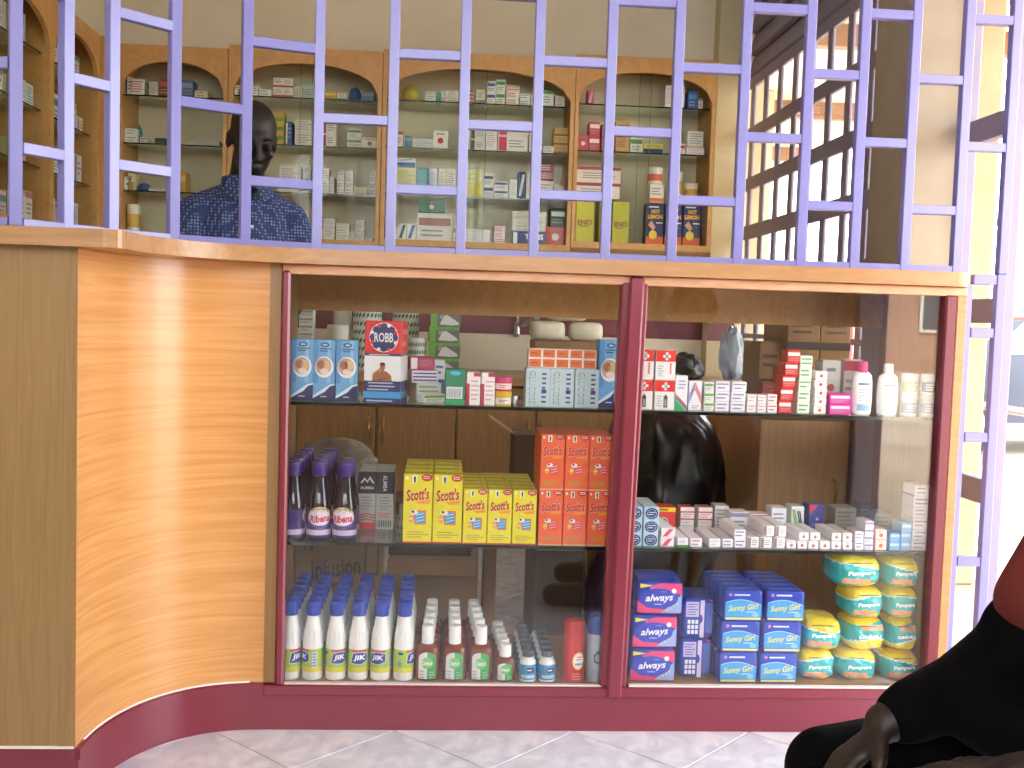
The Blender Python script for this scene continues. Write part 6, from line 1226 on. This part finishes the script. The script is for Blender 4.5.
for s_ in (-1, 1):
    sh, el, wr = Vector((s_*.16, 0, 1.305)), Vector((s_*.215, -.04, 1.07)), Vector((s_*.12, -.27, 1.02))
    f.chain([((s_*.05, 0, 1.29), .05), (sh, .045), (el, .038), (wr, .026)]); hand(f, wr, (-s_*.45, -.85, -.2), (-s_*.8, .3, .25), (0, .1, -1), .17, .6)
    f.chain([((s_*.09, 0, .93), .09), ((s_*.095, -.01, .50), .055), ((s_*.1, .01, .09), .038)]); f.cap((s_*.1, .04, .045), .04, (s_*.11, -.13, .035), .033)
O('body', f.fuse('body', .006, SKIN, 3), man)
for s_ in (-1, 1):
    ey = O('eye', MB().lathe([(0, -.011), (.008, -.008), (.011, 0), (.008, .008), (0, .011)], M('#8f857a', .2), 12), man, H(s_*.031, -.0765, .002)); O('iris', MB().lathe([(0, 0), (.005, 0), (0, .002)], M('#1a100c', .15), 10), ey, (0, -.0105, -.004), (rad(110), 0, 0))
    O('eyebrow', MB().tube([H(s_*.014, -.0905, .027), H(s_*.032, -.0895, .033), H(s_*.050, -.078, .026)], [.0028, .0034, .002], M('#0c0807', .8), 6), man)
SHIRT = shirtmat()
g = Fig(); g.chain([((0, .005, 1.305), .100), ((0, 0, 1.18), .125), ((0, 0, 1.0), .135), ((0, 0, .86), .140)]); 
for s_ in (-1, 1):
    g.chain([((s_*.06, .004, 1.30), .088), ((s_*.07, 0, 1.12), .112), ((s_*.065, 0, .88), .115)]); g.chain([((s_*.075, .01, 1.335), .062), ((s_*.158, .002, 1.300), .062), ((s_*.195, -.014, 1.18), .060), ((s_*.217, -.04, 1.07), .056), ((s_*.165, -.165, 1.04), .046)])
    g.cap((s_*.045, .03, 1.37), .045, (s_*.13, .005, 1.325), .052)
O('shirt', g.fuse('shirt', .008, SHIRT, 4, [((0, 0, .84), (0, 0, -1))]), man)
for s_ in (-1, 1):   # collar wings, open at the throat
    cl = MB().strip([(s_*.015, -.108), (s_*.055, -.075), (s_*.074, -.02), (s_*.066, .045), (0, .075)], [(s_*.012, -.100), (s_*.049, -.069), (s_*.067, -.018), (s_*.060, .040), (0, .068)], 1.385, 1.428, SHIRT, 'z', True)
    O('collar', cl, man)
    O('collar', MB().add([(s_*.012, -.112, 1.40), (s_*.062, -.078, 1.425), (s_*.086, -.085, 1.372), (s_*.045, -.118, 1.345), (s_*.012, -.106, 1.405), (s_*.062, -.072, 1.43), (s_*.086, -.078, 1.377), (s_*.045, -.111, 1.35)], [(0, 1, 2, 3), (4, 5, 6, 7), (0, 1, 5, 4), (1, 2, 6, 5), (2, 3, 7, 6), (3, 0, 4, 7)], SHIRT), man)
for k in range(4): O('button', MB().lathe([(0, 0), (.005, 0), (.005, .002), (0, .0025)], M('#c8ccd8', .4), 10), man, (0, -.1385-.002*min(k, 2), 1.26-.085*k), (rad(90), 0, 0))
t_ = Fig()
for s_ in (-1, 1): t_.chain([((s_*.075, 0, .86), .115), ((s_*.092, 0, .78), .105), ((s_*.097, -.005, .50), .075), ((s_*.1, .01, .10), .062)])
t_.cap((-.06, 0, .87), .11, (.06, 0, .87), .11); O('trousers', t_.fuse('trousers', .009, M('#23252e', .8), 3, [((0, 0, .07), (0, 0, -1)), ((0, 0, .90), (0, 0, 1))]), man)
for s_ in (-1, 1): fs_ = Fig(); fs_.cap((s_*.1, .045, .046), .046, (s_*.11, -.14, .040), .039); O('shoe', fs_.fuse('shoe', .006, M('#14110f', .4), 2, [((0, 0, .001), (0, 0, -1))]), man)
# ---- person sitting close to the camera at the lower right
st = tag(E('stool', (1.03, -1.24, 0)), 'low wooden stool under the seated person', 'stool')
O('seat', MB().lathe([(0, .325), (.16, .325), (.17, .33), (.17, .35), (.165, .355), (0, .355)], LAM_D, 24), st)
for sx in (-1, 1):
    for sy in (-1, 1): O('leg', MB().tube([(sx*.14, sy*.14, 0), (sx*.10, sy*.10, .326)], [.017, .02], LAM_D, 8), st)
ps_ = tag(E('person', (1.03, -1.24, 0)), 'seated person in dark shawl and red shirt, hand hanging over the knee', 'person')
OX = Vector((1.03, -1.24, 0)); L_ = lambda x, y, z: Vector((x, y, z))-OX
f = Fig(); f.chain([(L_(1.03, -1.24, .49), .11), (L_(.99, -1.24, .62), .12), (L_(.95, -1.24, .76), .12), (L_(.92, -1.24, .83), .07)])
f.cap(L_(.92, -1.24, .84), .055, L_(.895, -1.24, .93), .052)
h2 = L_(.875, -1.24, 1.01); f.ell(h2+Vector((.012, 0, .03)), (.092, .073, .088)); f.ell(h2+Vector((-.028, 0, -.035)), (.066, .058, .078), (0, rad(-12), 0)); f.cap(h2+Vector((-.09, 0, .01)), .008, h2+Vector((-.108, 0, -.028)), .013)
for s_ in (-1, 1): f.ell(h2+Vector((.012, s_*.073, -.005)), (.018, .010, .028)); f.ell(h2+Vector((-.075, s_*.036, -.02)), (.016, .02, .016))
f.ell(h2+Vector((-.092, 0, -.058)), (.011, .022, .008)); f.ell(h2+Vector((-.088, 0, -.070)), (.011, .02, .008))
# far arm: upper arm slopes down to the knee, hand hangs
f.chain([(L_(.95, -1.13, .79), .055), (L_(.870, -1.13, .745), .045), (L_(.790, -1.10, .565), .038), (L_(.70, -1.14, .522), .034), (L_(.585, -1.165, .480), .027)])
hand(f, L_(.588, -1.166, .480), (-.76, -.10, -.64), (-.1, -.95, .1), (.55, -.05, -.83), .165, .55)
# near arm lies along the near thigh
f.chain([(L_(.95, -1.35, .79), .055), (L_(.93, -1.41, .70), .048), (L_(.89, -1.38, .51), .042), (L_(.70, -1.345, .490), .033), (L_(.66, -1.34, .487), .028)])
hand(f, L_(.665, -1.34, .487), (-.95, .1, -.12), (.1, .9, .2), (-.1, 0, -1), .165, .35)
for y, kx, kz in ((-1.05, .548, .378), (-1.37, .62, .385)):
    f.chain([(L_(1.0, y, .44), .085), (L_(kx, y-.02, kz), .048), (L_(kx+.03, y-.02, .09), .036)]); f.cap(L_(kx+.06, y-.02, .045), .038, L_(kx-.13, y-.02, .035), .032)
O('body', f.fuse('body', .006, SKIN, 3), ps_)
for s_ in (-1, 1): O('eye', MB().lathe([(0, -.011), (.008, -.008), (.011, 0), (.008, .008), (0, .011)], M('#d6cfc6', .2), 12), ps_, h2+Vector((-.078, s_*.030, .006)))
hr = Fig(); hr.ell(h2+Vector((.022, 0, .045)), (.092, .079, .084)); O('hair', hr.fuse('hair', .006, M('#0a0808', .9, 0, .3, 120., .3, .5), 1, [(h2+Vector((-.045, 0, .02)), (-.75, 0, -.6))]), ps_)
sh = Fig(); sh.chain([(L_(1.03, -1.24, .515), .14), (L_(.99, -1.24, .62), .140), (L_(.95, -1.24, .75), .135)]); sh.cap(L_(.95, -1.35, .785), .078, L_(.95, -1.14, .785), .078)
sh.chain([(L_(.95, -1.13, .79), .070), (L_(.865, -1.13, .745), .060), (L_(.803, -1.125, .632), .056)]); sh.chain([(L_(.95, -1.35, .79), .070), (L_(.93, -1.41, .70), .060), (L_(.91, -1.39, .62), .056)])
O('shirt', sh.fuse('shirt', .008, noisy('red_shirt', '#5e1c18', '#74241f', 20, .9, 3), 3), ps_)
sw = Fig(); sw.chain([(L_(.797, -1.11, .585), .058), (L_(.785, -1.105, .556), .054), (L_(.70, -1.14, .519), .047), (L_(.625, -1.158, .494), .042), (L_(.612, -1.16, .489), .038)]); sw.chain([(L_(.84, -1.16, .54), .055), (L_(.88, -1.19, .52), .07), (L_(.95, -1.22, .52), .09)]); sw.chain([(L_(.70, -1.16, .495), .042), (L_(.78, -1.19, .465), .055), (L_(.92, -1.22, .48), .08)])
O('shawl', sw.fuse('shawl', .007, BLACKC, 3), ps_)
tr = Fig()
for y, kx, kz in ((-1.05, .548, .378), (-1.37, .62, .385)): tr.chain([(L_(1.0, y, .45), .095), (L_(.78, y-.01, .405), .068), (L_(kx, y-.02, kz), .058), (L_(kx+.02, y-.02, .25), .056), (L_(kx+.03, y-.02, .10), .052)])
tr.cap(L_(1.04, -1.16, .48), .10, L_(1.04, -1.33, .48), .10); O('trousers', tr.fuse('trousers', .008, BLACKC, 3, [(L_(0, 0, .06), (0, 0, -1))]), ps_)
for y, kx in ((-1.07, .548), (-1.39, .62)): fs_ = Fig(); fs_.cap(L_(kx+.06, y, .047), .047, L_(kx-.14, y, .042), .040); O('shoe', fs_.fuse('shoe', .006, M('#14110f', .4), 2, [((0, 0, .001), (0, 0, -1))]), ps_)
